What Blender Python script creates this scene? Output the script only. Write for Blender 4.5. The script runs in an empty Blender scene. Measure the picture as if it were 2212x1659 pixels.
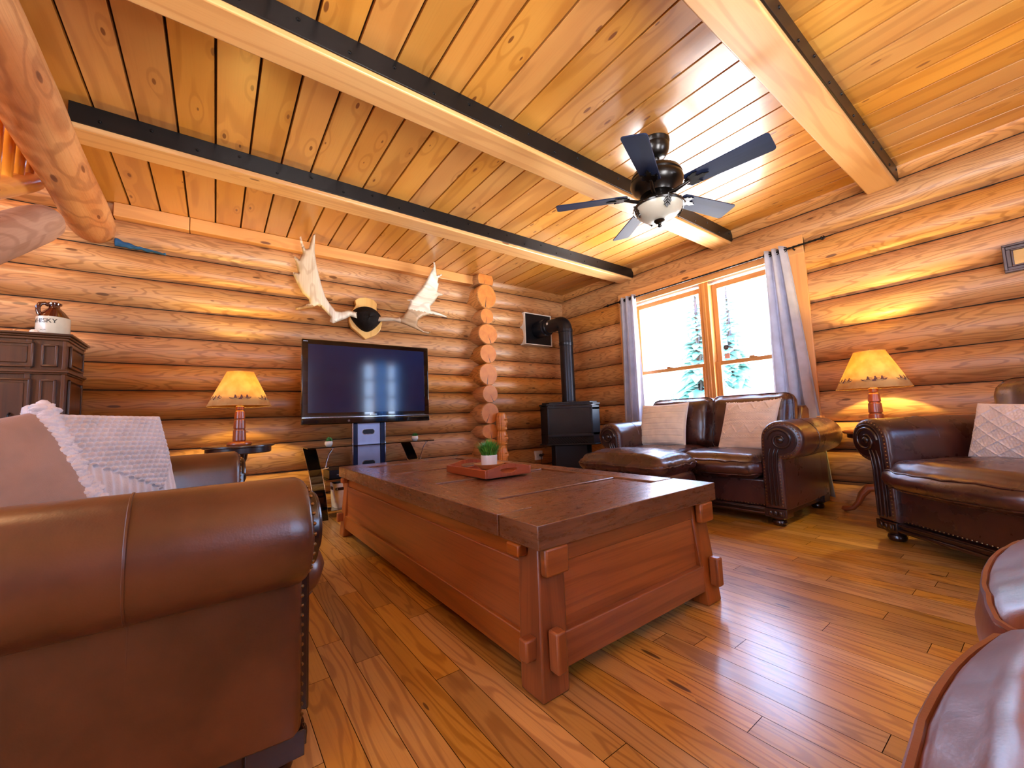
import bpy, bmesh, math, random
from mathutils import Vector, Matrix, noise
R_ = random.Random(7)
PI = math.pi
COL = bpy.context.scene.collection
def lin(h):
    h = h.lstrip('#'); o = []
    for i in (0, 2, 4):
        c = int(h[i:i+2], 16)/255
        o.append(c/12.92 if c <= .04045 else ((c+.055)/1.055)**2.4)
    return (o[0], o[1], o[2], 1)
def rotz(a): return Matrix.Rotation(a, 3, 'Z')
def nz(x, y, z=0.0): return noise.noise(Vector((x, y, z)))

class MB:
    """collects shapes; build() links them as ONE mesh object"""
    def __init__(s): s.v = []; s.f = []; s.uv = []; s.mi = []; s.var = []; s.sm = []
    def add(s, vs, fs, uvs=None, mi=0, var=None, smooth=True, grain=None):
        vs = [Vector(p) for p in vs]; b = len(s.v)
        if var is None: var = R_.random()
        if uvs is None:
            if grain is None:
                ext = [max(p[i] for p in vs)-min(p[i] for p in vs) for i in range(3)]
                grain = ext.index(max(ext))
            ou, ov = R_.uniform(0, 40), R_.uniform(0, 40)
            uvs = []
            for f in fs:
                n = Vector((0, 0, 0))
                for i in range(len(f)):
                    a, c = vs[f[i]], vs[f[(i+1) % len(f)]]; n += a.cross(c)
                k = max(range(3), key=lambda i: abs(n[i]))
                o = [i for i in range(3) if i != k]
                u = grain if grain in o else o[0]
                w = o[1] if u == o[0] else o[0]
                uvs.append([(vs[i][u]+ou, vs[i][w]+ov+k*3.1) for i in f])
        s.v += vs
        for f, u in zip(fs, uvs):
            s.f.append([i+b for i in f]); s.uv.append(u); s.mi.append(mi); s.var.append(var); s.sm.append(smooth)
        return s
    def box(s, x0, x1, y0, y1, z0, z1, M=None, mi=0, var=None, grain=None):
        vs = [Vector((x, y, z)) for z in (z0, z1) for y in (y0, y1) for x in (x0, x1)]
        fs = [(0, 2, 3, 1), (4, 5, 7, 6), (0, 1, 5, 4), (2, 6, 7, 3), (0, 4, 6, 2), (1, 3, 7, 5)]
        t = MB(); t.add(vs, fs, var=var, grain=grain)
        if M is not None: vs = [M @ p for p in vs]
        return s.add(vs, fs, t.uv, mi, t.var[0], False)
    def lathe(s, prof, c=(0, 0, 0), n=32, mi=0, ax='z', var=None, flat=False, cap=True):
        c = Vector(c); vs = []; fs = []
        for r, z in prof:
            for k in range(n):
                a = 2*PI*k/n; p = (r*math.cos(a), r*math.sin(a), z)
                if ax == 'y': p = (p[0], p[2], p[1])
                if ax == 'x': p = (p[2], p[0], p[1])
                vs.append(c+Vector(p))
        for i in range(len(prof)-1):
            for k in range(n):
                k2 = (k+1) % n; q = (i*n+k, i*n+k2, (i+1)*n+k2, (i+1)*n+k)
                fs.append(q if ax != 'y' else q[::-1])
        if cap and prof[0][0] > 1e-5: fs.append(tuple(range(n))[::-1] if ax != 'y' else tuple(range(n)))
        if cap and prof[-1][0] > 1e-5:
            q = tuple((len(prof)-1)*n+k for k in range(n)); fs.append(q if ax != 'y' else q[::-1])
        return s.add(vs, fs, mi=mi, var=var, smooth=not flat)
    def tube(s, path, r, n=8, closed=False, mi=0, cap=True, var=None):
        P = [Vector(p) for p in path]; m = len(P); vs = []; fs = []
        rr = r if isinstance(r, (list, tuple)) else [r]*m
        up = None
        for i in range(m):
            a = P[(i-1) % m] if (closed or i > 0) else P[i]
            b = P[(i+1) % m] if (closed or i < m-1) else P[i]
            t = (b-a)
            if t.length < 1e-9: t = Vector((0, 0, 1))
            t.normalize()
            if up is None: up = Vector((0, 0, 1)) if abs(t.z) < .9 else Vector((1, 0, 0))
            x = t.cross(up)
            if x.length < 1e-6: x = t.cross(Vector((1, 0.3, 0)))
            x.normalize(); y = x.cross(t).normalized(); up = y
            for k in range(n):
                q = 2*PI*k/n
                vs.append(P[i]+x*(rr[i]*math.cos(q))+y*(rr[i]*math.sin(q)))
        for i in range(m if closed else m-1):
            j = (i+1) % m
            for k in range(n):
                k2 = (k+1) % n; fs.append((i*n+k, i*n+k2, j*n+k2, j*n+k))
        if cap and not closed:
            fs.append(tuple(range(n))[::-1]); fs.append(tuple((m-1)*n+k for k in range(n)))
        return s.add(vs, fs, mi=mi, var=var)
    def ball(s, c, r, nu=12, nv=8, mi=0, M=None, var=None):
        c = Vector(c); r = (r, r, r) if isinstance(r, (int, float)) else r
        vs = []; fs = []
        for j in range(nv+1):
            t = PI*j/nv
            for i in range(nu):
                a = 2*PI*i/nu
                p = Vector((r[0]*math.sin(t)*math.cos(a), r[1]*math.sin(t)*math.sin(a), -r[2]*math.cos(t)))
                vs.append(c+(M @ p if M is not None else p))
        for j in range(nv):
            for i in range(nu):
                i2 = (i+1) % nu; fs.append((j*nu+i, j*nu+i2, (j+1)*nu+i2, (j+1)*nu+i))
        return s.add(vs, fs, mi=mi, var=var)
    def prism(s, poly, d0, d1, plane='xz', mi=0, var=None, grain=None, smooth=False):
        """extrude a 2D outline; plane xz extrudes along y, xy along z, yz along x"""
        def P(a, b, d): return {'xz': (a, d, b), 'xy': (a, b, d), 'yz': (d, a, b)}[plane]
        n = len(poly); area = sum(poly[i][0]*poly[(i+1) % n][1]-poly[(i+1) % n][0]*poly[i][1] for i in range(n))
        if (area < 0) != (plane == 'xz'): poly = poly[::-1]
        lo, hi = min(d0, d1), max(d0, d1)
        vs = [P(a, b, lo) for a, b in poly]+[P(a, b, hi) for a, b in poly]
        fs = [tuple(range(n))[::-1], tuple(range(n, 2*n))]+[(i, (i+1) % n, n+(i+1) % n, n+i) for i in range(n)]
        return s.add(vs, fs, mi=mi, var=var, grain=grain, smooth=smooth)
    def grid(s, fn, nu, nv, mi=0, cu=False, cv=False, uvs=1.0, flip=False, var=None):
        vs = []; fs = []; uv = []
        for j in range(nv if cv else nv+1):
            for i in range(nu if cu else nu+1): vs.append(Vector(fn(i/nu, j/nv)))
        w = nu if cu else nu+1; h = nv if cv else nv+1
        for j in range(nv):
            for i in range(nu):
                i2 = (i+1) % w; j2 = (j+1) % h
                q = [j*w+i, j*w+i2, j2*w+i2, j2*w+i]
                t = [(i/nu*uvs, j/nv*uvs), ((i+1)/nu*uvs, j/nv*uvs), ((i+1)/nu*uvs, (j+1)/nv*uvs), (i/nu*uvs, (j+1)/nv*uvs)]
                if flip: q = q[::-1]; t = t[::-1]
                fs.append(q); uv.append(t)
        return s.add(vs, fs, uv, mi, var)
    def xform(s, M, i0=0):
        for i in range(i0, len(s.v)): s.v[i] = M @ s.v[i]
        return s
    def build(s, name, mat, parent=None, bevel=0, seg=2, angle=38, loc=None, subsurf=0):
        me = bpy.data.meshes.new(name); me.from_pydata([tuple(p) for p in s.v], [], s.f)
        lay = me.uv_layers.new(name='UVMap'); k = 0; flat = []
        for u in s.uv:
            for a in u: flat += [a[0], a[1]]
        lay.data.foreach_set('uv', flat)
        me.polygons.foreach_set('material_index', s.mi)
        me.polygons.foreach_set('use_smooth', [True]*len(s.f))
        at = me.attributes.new('var', 'FLOAT', 'FACE'); at.data.foreach_set('value', s.var)
        for m in (mat if isinstance(mat, (list, tuple)) else [mat]): me.materials.append(m)
        me.validate(); me.update()
        if angle < 180: me.set_sharp_from_angle(angle=math.radians(angle))
        o = bpy.data.objects.new(name, me); COL.objects.link(o)
        if loc: o.location = loc
        if parent is not None: o.parent = parent
        if bevel:
            b = o.modifiers.new('bevel', 'BEVEL'); b.width = bevel; b.segments = seg; b.limit_method = 'ANGLE'; b.angle_limit = math.radians(35); b.harden_normals = False
        if subsurf:
            b = o.modifiers.new('sub', 'SUBSURF'); b.levels = subsurf; b.render_levels = subsurf
        return o

def tag(o, label=None, cat=None, group=None, kind=None):
    if label: o['label'] = label
    if cat: o['category'] = cat
    if group: o['group'] = group
    if kind: o['kind'] = kind
    return o
def thing(name, label, cat, loc=(0, 0, 0), rz=0, group=None):
    o = bpy.data.objects.new(name, None); COL.objects.link(o); o.empty_display_size = .1
    o.location = loc; o.rotation_euler = (0, 0, rz)
    return tag(o, label, cat, group)
def struct(o): o['kind'] = 'structure'; return o
def arc(cx, cz, r, a0, a1, n): return [(cx+r*math.cos(math.radians(a0+(a1-a0)*i/n)), cz+r*math.sin(math.radians(a0+(a1-a0)*i/n))) for i in range(n+1)]
def rrect(x0, x1, y0, y1, r, n=5):
    return arc(x1-r, y0+r, r, -90, 0, n)+arc(x1-r, y1-r, r, 0, 90, n)+arc(x0+r, y1-r, r, 90, 180, n)+arc(x0+r, y0+r, r, 180, 270, n)

# ------------------------------------------------------------ materials
class NT:
    def __init__(s, name):
        s.m = bpy.data.materials.new(name); s.m.use_nodes = True; s.t = s.m.node_tree; s.t.nodes.clear()
        s.out = s.n('ShaderNodeOutputMaterial')
    def n(s, typ, **kw):
        o = s.t.nodes.new(typ)
        for k, v in kw.items():
            if k.startswith('i_'):
                s.set(o.inputs[k[2:].replace('_', ' ')], v)
            else: setattr(o, k, v)
        return o
    def set(s, sock, v):
        if isinstance(v, bpy.types.NodeSocket): s.t.links.new(v, sock)
        else: sock.default_value = v
    def math(s, op, a, b=0.0, c=None, clamp=False):
        o = s.n('ShaderNodeMath', operation=op); o.use_clamp = clamp
        s.set(o.inputs[0], a); s.set(o.inputs[1], b)
        if c is not None: s.set(o.inputs[2], c)
        return o.outputs[0]
    def mix(s, f, a, b, blend='MIX'):
        o = s.n('ShaderNodeMix', data_type='RGBA', blend_type=blend)
        s.set(o.inputs[0], f); s.set(o.inputs[6], a); s.set(o.inputs[7], b); return o.outputs[2]
    def ramp(s, v, a, b, lo=0.0, hi=1.0, smooth=True):
        o = s.n('ShaderNodeMapRange'); o.interpolation_type = 'SMOOTHSTEP' if smooth else 'LINEAR'
        s.set(o.inputs[0], v); o.inputs[1].default_value = a; o.inputs[2].default_value = b; o.inputs[3].default_value = lo; o.inputs[4].default_value = hi
        return o.outputs[0]
    def noise(s, vec, scale, detail=2.0, rough=.5):
        o = s.n('ShaderNodeTexNoise'); s.set(o.inputs['Vector'], vec); o.inputs['Scale'].default_value = scale
        o.inputs['Detail'].default_value = detail; o.inputs['Roughness'].default_value = rough; return o.outputs[0]
    def scale(s, vec, xyz):
        o = s.n('ShaderNodeVectorMath', operation='MULTIPLY'); s.set(o.inputs[0], vec); o.inputs[1].default_value = xyz; return o.outputs[0]
    def uv(s): return s.n('ShaderNodeTexCoord').outputs['UV']
    def obj(s): return s.n('ShaderNodeTexCoord').outputs['Object']
    def bump(s, h, strength=.3, dist=.01):
        o = s.n('ShaderNodeBump'); s.set(o.inputs['Height'], h); o.inputs['Strength'].default_value = strength; o.inputs['Distance'].default_value = dist; return o.outputs[0]
    def bsdf(s, color, rough=.5, metal=0.0, coat=0.0, coatr=.2, spec=.5, normal=None, sheen=0.0, emit=None, es=0.0, trans=0.0, coatn=None):
        o = s.n('ShaderNodeBsdfPrincipled'); i = o.inputs
        s.set(i['Base Color'], color); s.set(i['Roughness'], rough); s.set(i['Metallic'], metal)
        i['Coat Weight'].default_value = coat; s.set(i['Coat Roughness'], coatr); i['Specular IOR Level'].default_value = spec
        i['Sheen Weight'].default_value = sheen; i['Transmission Weight'].default_value = trans
        if normal is not None: s.set(i['Normal'], normal)
        if coatn is not None: s.set(i['Coat Normal'], coatn)
        if emit is not None: s.set(i['Emission Color'], emit); i['Emission Strength'].default_value = es
        return o.outputs[0]
    def done(s, sh): s.t.links.new(sh, s.out.inputs[0]); return s.m

def plain(name, col, rough=.5, metal=0.0, coat=0.0, coatr=.2, spec=.5, mott=.12, ms=8.0, bump=0.0, bs=60, sheen=0.0):
    t = NT(name); c = lin(col) if isinstance(col, str) else col
    o = t.obj(); n = t.noise(o, ms, 3)
    c2 = tuple(max(0, x*(1-mott*2.2)) for x in c[:3])+(1,)
    nm = t.bump(t.noise(o, bs, 3), bump, .004) if bump else None
    return t.done(t.bsdf(t.mix(t.ramp(n, .35, .7), c, c2), rough, metal, coat, coatr, spec, nm, sheen))

def wood(name, dark, mid, light, ring=9.0, ringamt=.55, u=.55, v=5.0, knots=.5, knotc='#5a2a12', rough=.42, coat=.3, coatr=.2, varamt=.25, streak=.25, bump=.12, spec=.5, wear=None, blot=.5, ku=1.5, kv=5.0):
    t = NT(name); uv = t.uv(); D, Md, L, K = lin(dark), lin(mid), lin(light), lin(knotc)
    var = t.n('ShaderNodeAttribute', attribute_name='var').outputs['Fac']
    kd = t.n('ShaderNodeTexVoronoi', voronoi_dimensions='2D'); t.set(kd.inputs['Vector'], t.scale(uv, (ku, kv, 1))); kd.inputs['Scale'].default_value = 1.0
    sep = t.n('ShaderNodeSeparateColor'); t.set(sep.inputs[0], kd.outputs['Color'])
    has = t.math('GREATER_THAN', sep.outputs[0], 1-knots)
    dist = kd.outputs['Distance']
    near = t.math('MULTIPLY', t.ramp(dist, .34, .03), has)
    size = t.ramp(sep.outputs[1], 0, 1, .022, .065)
    core = t.math('MULTIPLY', t.ramp(t.math('DIVIDE', dist, size), 1.15, .75), has)
    n1 = t.noise(t.scale(uv, (u, v, 1)), 1.0, 2.2, .4)
    f = t.math('ADD', t.math('MULTIPLY', n1, ring), t.math('MULTIPLY', near, .9))
    rg = t.math('SINE', t.math('MULTIPLY', f, 6.2832))
    rg = t.ramp(rg, .1, 1.0)
    fine = t.noise(t.scale(uv, (3.0, 140.0, 1)), 1.0, 3, .6)
    bl = t.noise(t.scale(uv, (1.1, 4.0, 1)), 1.0, 2, .5)
    c = t.mix(t.ramp(bl, .5-blot*.4, .5+blot*.4), Md, L)
    c = t.mix(t.math('MULTIPLY', rg, ringamt), c, D)
    c = t.mix(t.math('MULTIPLY', t.ramp(fine, .45, .75), streak), c, D)
    hsv = t.n('ShaderNodeHueSaturation'); t.set(hsv.inputs['Color'], c)
    t.set(hsv.inputs['Value'], t.ramp(var, 0, 1, 1-varamt, 1+varamt*.6, False)); t.set(hsv.inputs['Saturation'], t.ramp(t.math('FRACT', t.math('MULTIPLY', var, 7.31)), 0, 1, 1-varamt*.3, 1+varamt*.3, False))
    c = t.mix(t.math('MULTIPLY', core, .85), hsv.outputs[0], K)
    r = rough
    if wear:
        wn = t.noise(t.scale(uv, (16, 60, 1)), 1.0, 5, .75)
        c = t.mix(t.math('MULTIPLY', t.ramp(wn, .60, .72), .38), c, lin(wear))
        r = t.ramp(wn, .4, .7, rough-.06, rough+.16)
    h = t.math('ADD', t.math('MULTIPLY', rg, -.25), t.math('MULTIPLY', fine, -.5))
    nm = t.bump(h, bump, .004)
    return t.done(t.bsdf(c, r, 0, coat, coatr, spec, nm))

def leather(name, a, b, rough=.3, wr=.2, coat=.5):
    t = NT(name); o = t.obj()
    n = t.noise(o, 5.0, 4, .6); vo = t.n('ShaderNodeTexVoronoi'); t.set(vo.inputs['Vector'], o); vo.inputs['Scale'].default_value = 260
    w = t.noise(t.scale(o, (30, 30, 30)), 1.0, 4, .55)
    c = t.mix(t.ramp(n, .3, .7), lin(a), lin(b))
    h = t.math('ADD', t.math('MULTIPLY', vo.outputs['Distance'], .12), w)
    return t.done(t.bsdf(c, t.ramp(n, .3, .8, rough-.06, rough+.1), 0, coat, .28, .55, t.bump(h, wr, .004)))

def fabric(name, a, rough=.9, weave=420, bump=.35, sheen=.3, b=None, trans=0.0):
    t = NT(name); o = t.obj(); n = t.noise(o, 12, 3); w = t.noise(o, weave, 2)
    A = lin(a); B = lin(b) if b else tuple(x*.86 for x in A[:3])+(1,)
    c = t.mix(t.ramp(n, .3, .7), A, B); nm = t.bump(w, bump, .003)
    sh = t.bsdf(c, rough, 0, 0, .2, .2, nm, sheen)
    if trans:
        tr = t.n('ShaderNodeBsdfTranslucent'); t.set(tr.inputs[0], c)
        m = t.n('ShaderNodeMixShader'); m.inputs[0].default_value = trans; t.set(m.inputs[1], sh); t.set(m.inputs[2], tr.outputs[0]); sh = m.outputs[0]
    return t.done(sh)

def glass(name, tint=(1, 1, 1, 1), rough=0.0, refl=1.0):
    t = NT(name); fr = t.n('ShaderNodeFresnel'); t.set(fr.inputs[0], t.ramp(t.n('ShaderNodeNewGeometry').outputs['Backfacing'], 0, 1, 1.5, 1/1.5, False))
    a = t.n('ShaderNodeBsdfTransparent'); a.inputs[0].default_value = tint
    g = t.n('ShaderNodeBsdfGlossy'); g.inputs['Roughness'].default_value = rough
    m = t.n('ShaderNodeMixShader'); t.set(m.inputs[0], t.math('MULTIPLY', fr.outputs[0], refl)); t.set(m.inputs[1], a.outputs[0]); t.set(m.inputs[2], g.outputs[0])
    return t.done(m.outputs[0])

M = {}
M['log'] = wood('log_wood', '#7f4a20', '#c08449', '#cf9a60', ring=13, ringamt=.5, u=1.5, v=8, knots=.42, knotc='#4f2a12', rough=.45, coat=.25, coatr=.3, varamt=.24, streak=.3, ku=1.6, kv=4.6, bump=.2)
M['plank'] = wood('ceiling_pine', '#935419', '#bf813a', '#cb9146', ring=5, ringamt=.35, u=.5, v=5, knots=.55, knotc='#6a3413', rough=.3, coat=.8, coatr=.24, varamt=.16, streak=.12, bump=.06, ku=2.2, kv=6.5)
M['beam'] = wood('beam_fir', '#ac7039', '#cf995c', '#daa96e', ring=7, ringamt=.35, u=.4, v=7, knots=.2, rough=.4, coat=.35, coatr=.28, varamt=.1, streak=.15)
M['trim'] = wood('trim_fir', '#b06c34', '#d39350', '#dca161', ring=5, ringamt=.3, u=.4, v=7, knots=.15, rough=.42, coat=.3, varamt=.12, streak=.15)
M['floor'] = wood('oak_floor', '#935f27', '#c8954a', '#d3a558', ring=12, ringamt=.55, u=1.0, v=9, knots=.25, knotc='#4a230c', rough=.36, coat=.85, coatr=.2, varamt=.3, streak=.3, bump=.08, ku=1.6, kv=8)
M['table'] = wood('table_wood', '#5f2c0f', '#985222', '#a8622e', ring=6, ringamt=.35, u=.5, v=7, knots=.06, rough=.42, coat=.35, coatr=.3, varamt=.16, streak=.35, bump=.2)
M['tabletop'] = wood('table_top_wood', '#442414', '#74462a', '#885a38', ring=6, ringamt=.3, u=.5, v=7, knots=.08, rough=.32, coat=.6, coatr=.22, varamt=.12, streak=.4, bump=.35, wear='#b98a68')
M['darkwood'] = wood('dark_wood', '#140705', '#241010', '#33170f', ring=6, ringamt=.3, knots=0, rough=.28, coat=.5, varamt=.1, streak=.2)
M['walnut'] = wood('cabinet_wood', '#241208', '#4b2a15', '#613a1d', ring=6, ringamt=.4, knots=.05, rough=.36, coat=.4, varamt=.18, streak=.4)
M['lampwood'] = wood('lamp_wood', '#6b2c10', '#96481f', '#a9592a', ring=5, ringamt=.3, knots=0, rough=.3, coat=.5, varamt=.1)
M['traywood'] = wood('tray_wood', '#7a3217', '#9e4a26', '#ad5a31', ring=5, ringamt=.25, knots=0, rough=.4, coat=.3, varamt=.08)
M['plaque'] = wood('plaque_pine', '#c08a3c', '#dcaa5c', '#e6ba70', ring=6, ringamt=.35, knots=.1, rough=.4, coat=.3, varamt=.05)
M['carve'] = wood('carved_wood', '#a4561a', '#cf8133', '#dd9545', ring=6, ringamt=.35, u=1, v=12, knots=0, rough=.4, coat=.3, varamt=.05)
M['leather'] = leather('brown_leather', '#361d19', '#4f2a23')
M['leather_tan'] = leather('chestnut_leather', '#482a1b', '#643a22', rough=.34)
M['steel'] = plain('black_steel', '#0d0d0f', .38, .3, mott=.1, bump=.05)
M['iron'] = plain('black_iron', '#131214', .36, .6, mott=.1)
M['bronze'] = plain('dark_bronze', '#17120f', .3, .55, coat=.3, mott=.15)
M['stove'] = plain('stove_black', '#1a1a1f', .32, .35, mott=.1, bump=.05)
M['pipe'] = plain('pipe_black', '#1f2029', .3, .5, mott=.1)
M['chrome'] = plain('chrome', '#d8d8de', .14, 1.0, mott=.03)
M['brass'] = plain('nail_brass', '#a58a62', .3, 1.0, mott=.1)
M['gloss'] = plain('piano_black', '#050507', .06, 0, coat=1, coatr=.03, mott=.02)
M['screen'] = plain('tv_screen', '#0b2048', .1, 0, coat=.3, coatr=.05, mott=.05, spec=.6)
M['grey'] = plain('brushed_grey', '#a5a9c0', .3, .9, mott=.05)
M['bluegrey'] = plain('blue_grey_post', '#10183a', .25, .3, mott=.05)
M['glass'] = glass('window_glass')
M['smoke'] = glass('smoked_glass', (.22, .2, .19, 1), 0, 1.3)
M['ceramic'] = plain('white_ceramic', '#e4dfd4', .25, 0, coat=.5, mott=.03)
M['cream'] = plain('cream_stoneware', '#cfcfbd', .2, 0, coat=.7, mott=.05)
M['brownglaze'] = plain('brown_glaze', '#4a1c0c', .14, 0, coat=1, coatr=.06, mott=.2)
M['ink'] = plain('dark_ink', '#2a211c', .5, mott=.02)
M['white'] = plain('white_plastic', '#e3dfd6', .4, mott=.02)
M['grass'] = plain('grass_green', '#3f9a2c', .5, mott=.25, ms=40)
M['grasstip'] = plain('grass_light', '#7cc04d', .5, mott=.2, ms=40)
M['succ'] = plain('succulent_green', '#3f8a3d', .5, mott=.25, ms=60)
M['bamboo'] = plain('light_wood_bowl', '#c98c4e', .4, coat=.3, mott=.12, ms=20)
M['curtain'] = fabric('grey_curtain', '#c2c3d0', weave=300, bump=.2, trans=.3)
M['leather_red'] = leather('reddish_leather', '#63301f', '#7a4230', rough=.36)
M['curtblue'] = fabric('pale_blue_curtain', '#5a9ae6', trans=.45)
M['knit'] = fabric('white_knit', '#f3f0f0', weave=260, bump=.6)
M['beige'] = fabric('beige_cotton', '#b09484', weave=380)
M['cream_cloth'] = fabric('cream_cotton', '#f5ead4', weave=300)
M['tan_knit'] = fabric('tan_knit', '#eddcc8', weave=260, bump=.5)
M['canvas'] = fabric('white_canvas', '#d9cfc6', weave=300)
M['antler'] = wood('antler_bone', '#8a6a4c', '#cdbba2', '#e6dccb', ring=4, ringamt=.3, u=3, v=9, knots=0, rough=.5, coat=.1, varamt=.05, streak=.35, bump=.3)
M['antler_tip'] = wood('antler_brown', '#5f4128', '#94704e', '#b39470', ring=4, ringamt=.3, u=3, v=9, knots=0, rough=.5, coat=.1, varamt=.05, streak=.4, bump=.3)
M['fur'] = plain('dark_fur', '#150b08', .75, mott=.3, ms=40, bump=.8, bs=160, spec=.2)
M['void'] = plain('dark_gap', '#120a05', .9, mott=.02)
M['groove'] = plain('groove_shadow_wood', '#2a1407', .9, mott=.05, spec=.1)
def logend():
    t = NT('log_end_grain'); uv = t.uv(); s = t.n('ShaderNodeSeparateXYZ'); t.set(s.inputs[0], uv); u, v = s.outputs[0], s.outputs[1]
    wob = t.math('MULTIPLY', t.math('SUBTRACT', t.noise(uv, 9, 2), .5), .035)
    r = t.math('ADD', t.math('SQRT', t.math('ADD', t.math('MULTIPLY', u, u), t.math('MULTIPLY', v, v))), wob)
    rg = t.ramp(t.math('SINE', t.math('MULTIPLY', r, 520)), -.2, 1)
    c = t.mix(t.ramp(t.noise(uv, 14, 3), .3, .7), lin('#cc8030'), lin('#bd6d24'))
    c = t.mix(t.math('MULTIPLY', rg, .22), c, lin('#96521c'))
    cw = t.math('MULTIPLY', t.ramp(v, .0, -.13, .001, .0065), 1.0)
    ck = t.math('MULTIPLY', t.math('LESS_THAN', t.math('ABSOLUTE', t.math('ADD', u, t.math('MULTIPLY', wob, .9))), cw), t.math('LESS_THAN', v, -.015))
    c = t.mix(ck, c, lin('#2a1206'))
    return t.done(t.bsdf(c, .55, 0, .1, .3))
M['logend'] = logend()
def shade():
    t = NT('parchment_shade'); o = t.obj(); c = t.mix(t.ramp(t.noise(o, 14, 3), .3, .7), lin('#f6dc9c'), lin('#e7bf7e'))
    d = t.n('ShaderNodeBsdfDiffuse'); t.set(d.inputs[0], c); tr = t.n('ShaderNodeBsdfTranslucent'); t.set(tr.inputs[0], c)
    m = t.n('ShaderNodeMixShader'); m.inputs[0].default_value = .55; t.set(m.inputs[1], d.outputs[0]); t.set(m.inputs[2], tr.outputs[0])
    return t.done(m.outputs[0])
M['shade'] = shade()
def emit(name, col, st):
    t = NT(name); e = t.n('ShaderNodeEmission'); e.inputs[0].default_value = col; e.inputs[1].default_value = st; return t.done(e.outputs[0])
M['bulb'] = emit('lit_bulb', (1, .68, .18, 1), 40)
M['bowl'] = plain('alabaster_glass', '#b5b1a2', .3, coat=.4, mott=.06)
M['bladeA'] = wood('fan_blade_wood', '#0d1222', '#172038', '#212b48', ring=4, ringamt=.25, knots=0, rough=.5, coat=0, varamt=.05, spec=.14)
SKY, EXPO = 14.0, 0.10
LAMPS = []; LW = 42
# ------------------------------------------------------------ the room
WX, NY, CZ = 4.13, 4.25, 2.542          # seam planes of the log walls, ceiling
SY, XW = -1.7, -3.6                      # south wall and west wall (behind the camera)
def logprof(t, B): return B*(max(0, 1-abs(t)**2.4))**.62
def logwall(mb, rows, a0, a1, face, axis, sgn, opening=None, seed=0):
    """rows = seam heights from low to high; logs run from a0 to a1 along the axis, bulging by sgn from the plane 'face'"""
    nt = 10
    for r in range(len(rows)-1):
        z0, z1 = rows[r], rows[r+1]; spans = [(a0, a1)]
        if opening and z1 > opening[2]+.02 and z0 < opening[3]-.02: spans = [(a0, opening[0]), (opening[1], a1)]
        B = .075+.018*nz(r*3.7, seed); ou, ov = R_.uniform(0, 60), R_.uniform(0, 60); var = R_.random()
        for s0, s1 in spans:
            nl = max(2, int((s1-s0)/.16)); vs = []; fs = []; uv = []
            for i in range(nl+1):
                a = s0+(s1-s0)*i/nl
                k0 = .012*nz(a*.6, r*5.1+seed); k1 = .012*nz(a*.6, (r+1)*5.1+seed)
                if r == 0: k0 = 0
                for j in range(nt+1):
                    t = -1+2*j/nt; z = (z0+k0+.003)+((z1+k1-.003)-(z0+k0+.003))*(t+1)/2
                    d = logprof(t, B*(1+.12*nz(a*.5, r*2.3, seed+4)))+.004*nz(a*3, z*6, seed)
                    p = face+sgn*d
                    vs.append((a, p, z) if axis == 'x' else (p, a, z))
            for i in range(nl):
                for j in range(nt):
                    q = [i*(nt+1)+j, (i+1)*(nt+1)+j, (i+1)*(nt+1)+j+1, i*(nt+1)+j+1]
                    a = s0+(s1-s0)*i/nl; b = s0+(s1-s0)*(i+1)/nl; w = (z1-z0)*1.25
                    t = [(a+ou, j/nt*w+ov), (b+ou, j/nt*w+ov), (b+ou, (j+1)/nt*w+ov), (a+ou, (j+1)/nt*w+ov)]
                    if (axis == 'x') != (sgn < 0): q = q[::-1]; t = t[::-1]
                    fs.append(q); uv.append(t)
            mb.add(vs, fs, uv, 0, var)
rowsN = [0, .14, .37, .635, .868, 1.105, 1.315, 1.53, 1.765, 2.0, 2.222, 2.45, 2.72]
rowsU = [2.72, 2.95, 3.2, 3.45, 3.7]
rowsW = [-.05, .16, .42, .65, .9, 1.155, 1.42, 1.668, 1.935, 2.2, 2.475, 2.72]
OPN = (1.315, 3.035, .65, 2.2)
m = MB(); logwall(m, rowsN, XW, 4.4, NY, 'x', -1, seed=1)
m.box(XW, 4.5, NY+.0, NY+.12, -.05, 2.7, mi=1)
struct(m.build('wall_back', [M['log'], M['void']]))
m = MB(); logwall(m, rowsU, -2.4, .4, NY, 'x', -1, seed=6); struct(m.build('wall_upper', M['log']))
m = MB(); logwall(m, rowsW, SY, NY, WX, 'y', -1, OPN, seed=2)
x0, x1 = WX, WX+.12
m.box(x0, x1, SY, OPN[0], -.05, 2.7, mi=1); m.box(x0, x1, OPN[1], 4.5, -.05, 2.7, mi=1)
m.box(x0, x1, OPN[0], OPN[1], -.05, OPN[2], mi=1); m.box(x0, x1, OPN[0], OPN[1], OPN[3], 2.7, mi=1)
struct(m.build('wall_right', [M['log'], M['void']]))
# south wall with a French window, plus one unseen window there and one west, added for fill light
def flatwall(name, ops, axis, face, lo, hi, sgn):
    mm = MB(); cuts = sorted(set([lo, hi]+[c for o in ops for c in o[:2]]))
    for a, b in zip(cuts[:-1], cuts[1:]):
        op = [o for o in ops if o[0] <= a+1e-6 and o[1] >= b-1e-6]
        zs = [(0, 2.6)] if not op else [(0, op[0][2]), (op[0][3], 2.6)]
        for z0, z1 in zs:
            z = z0
            while z < z1-.01:
                e = min(z1, z+.24)
                if axis == 'x': mm.box(a, b, face, face+sgn*.16, z, e-.004, grain=0)
                else: mm.box(face, face+sgn*.16, a, b, z, e-.004, grain=1)
                z = e
    struct(mm.build(name, M['log'], bevel=.02))
OPS = [(.2, 1.4, .1, 2.15), (2.62, 3.42, .92, 2.15)]  # first opening is unseen, added to let in fill daylight
FILL_OPW = [(-.9, 1.5, .8, 2.15)]  # unseen west opening, added for fill daylight
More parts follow.
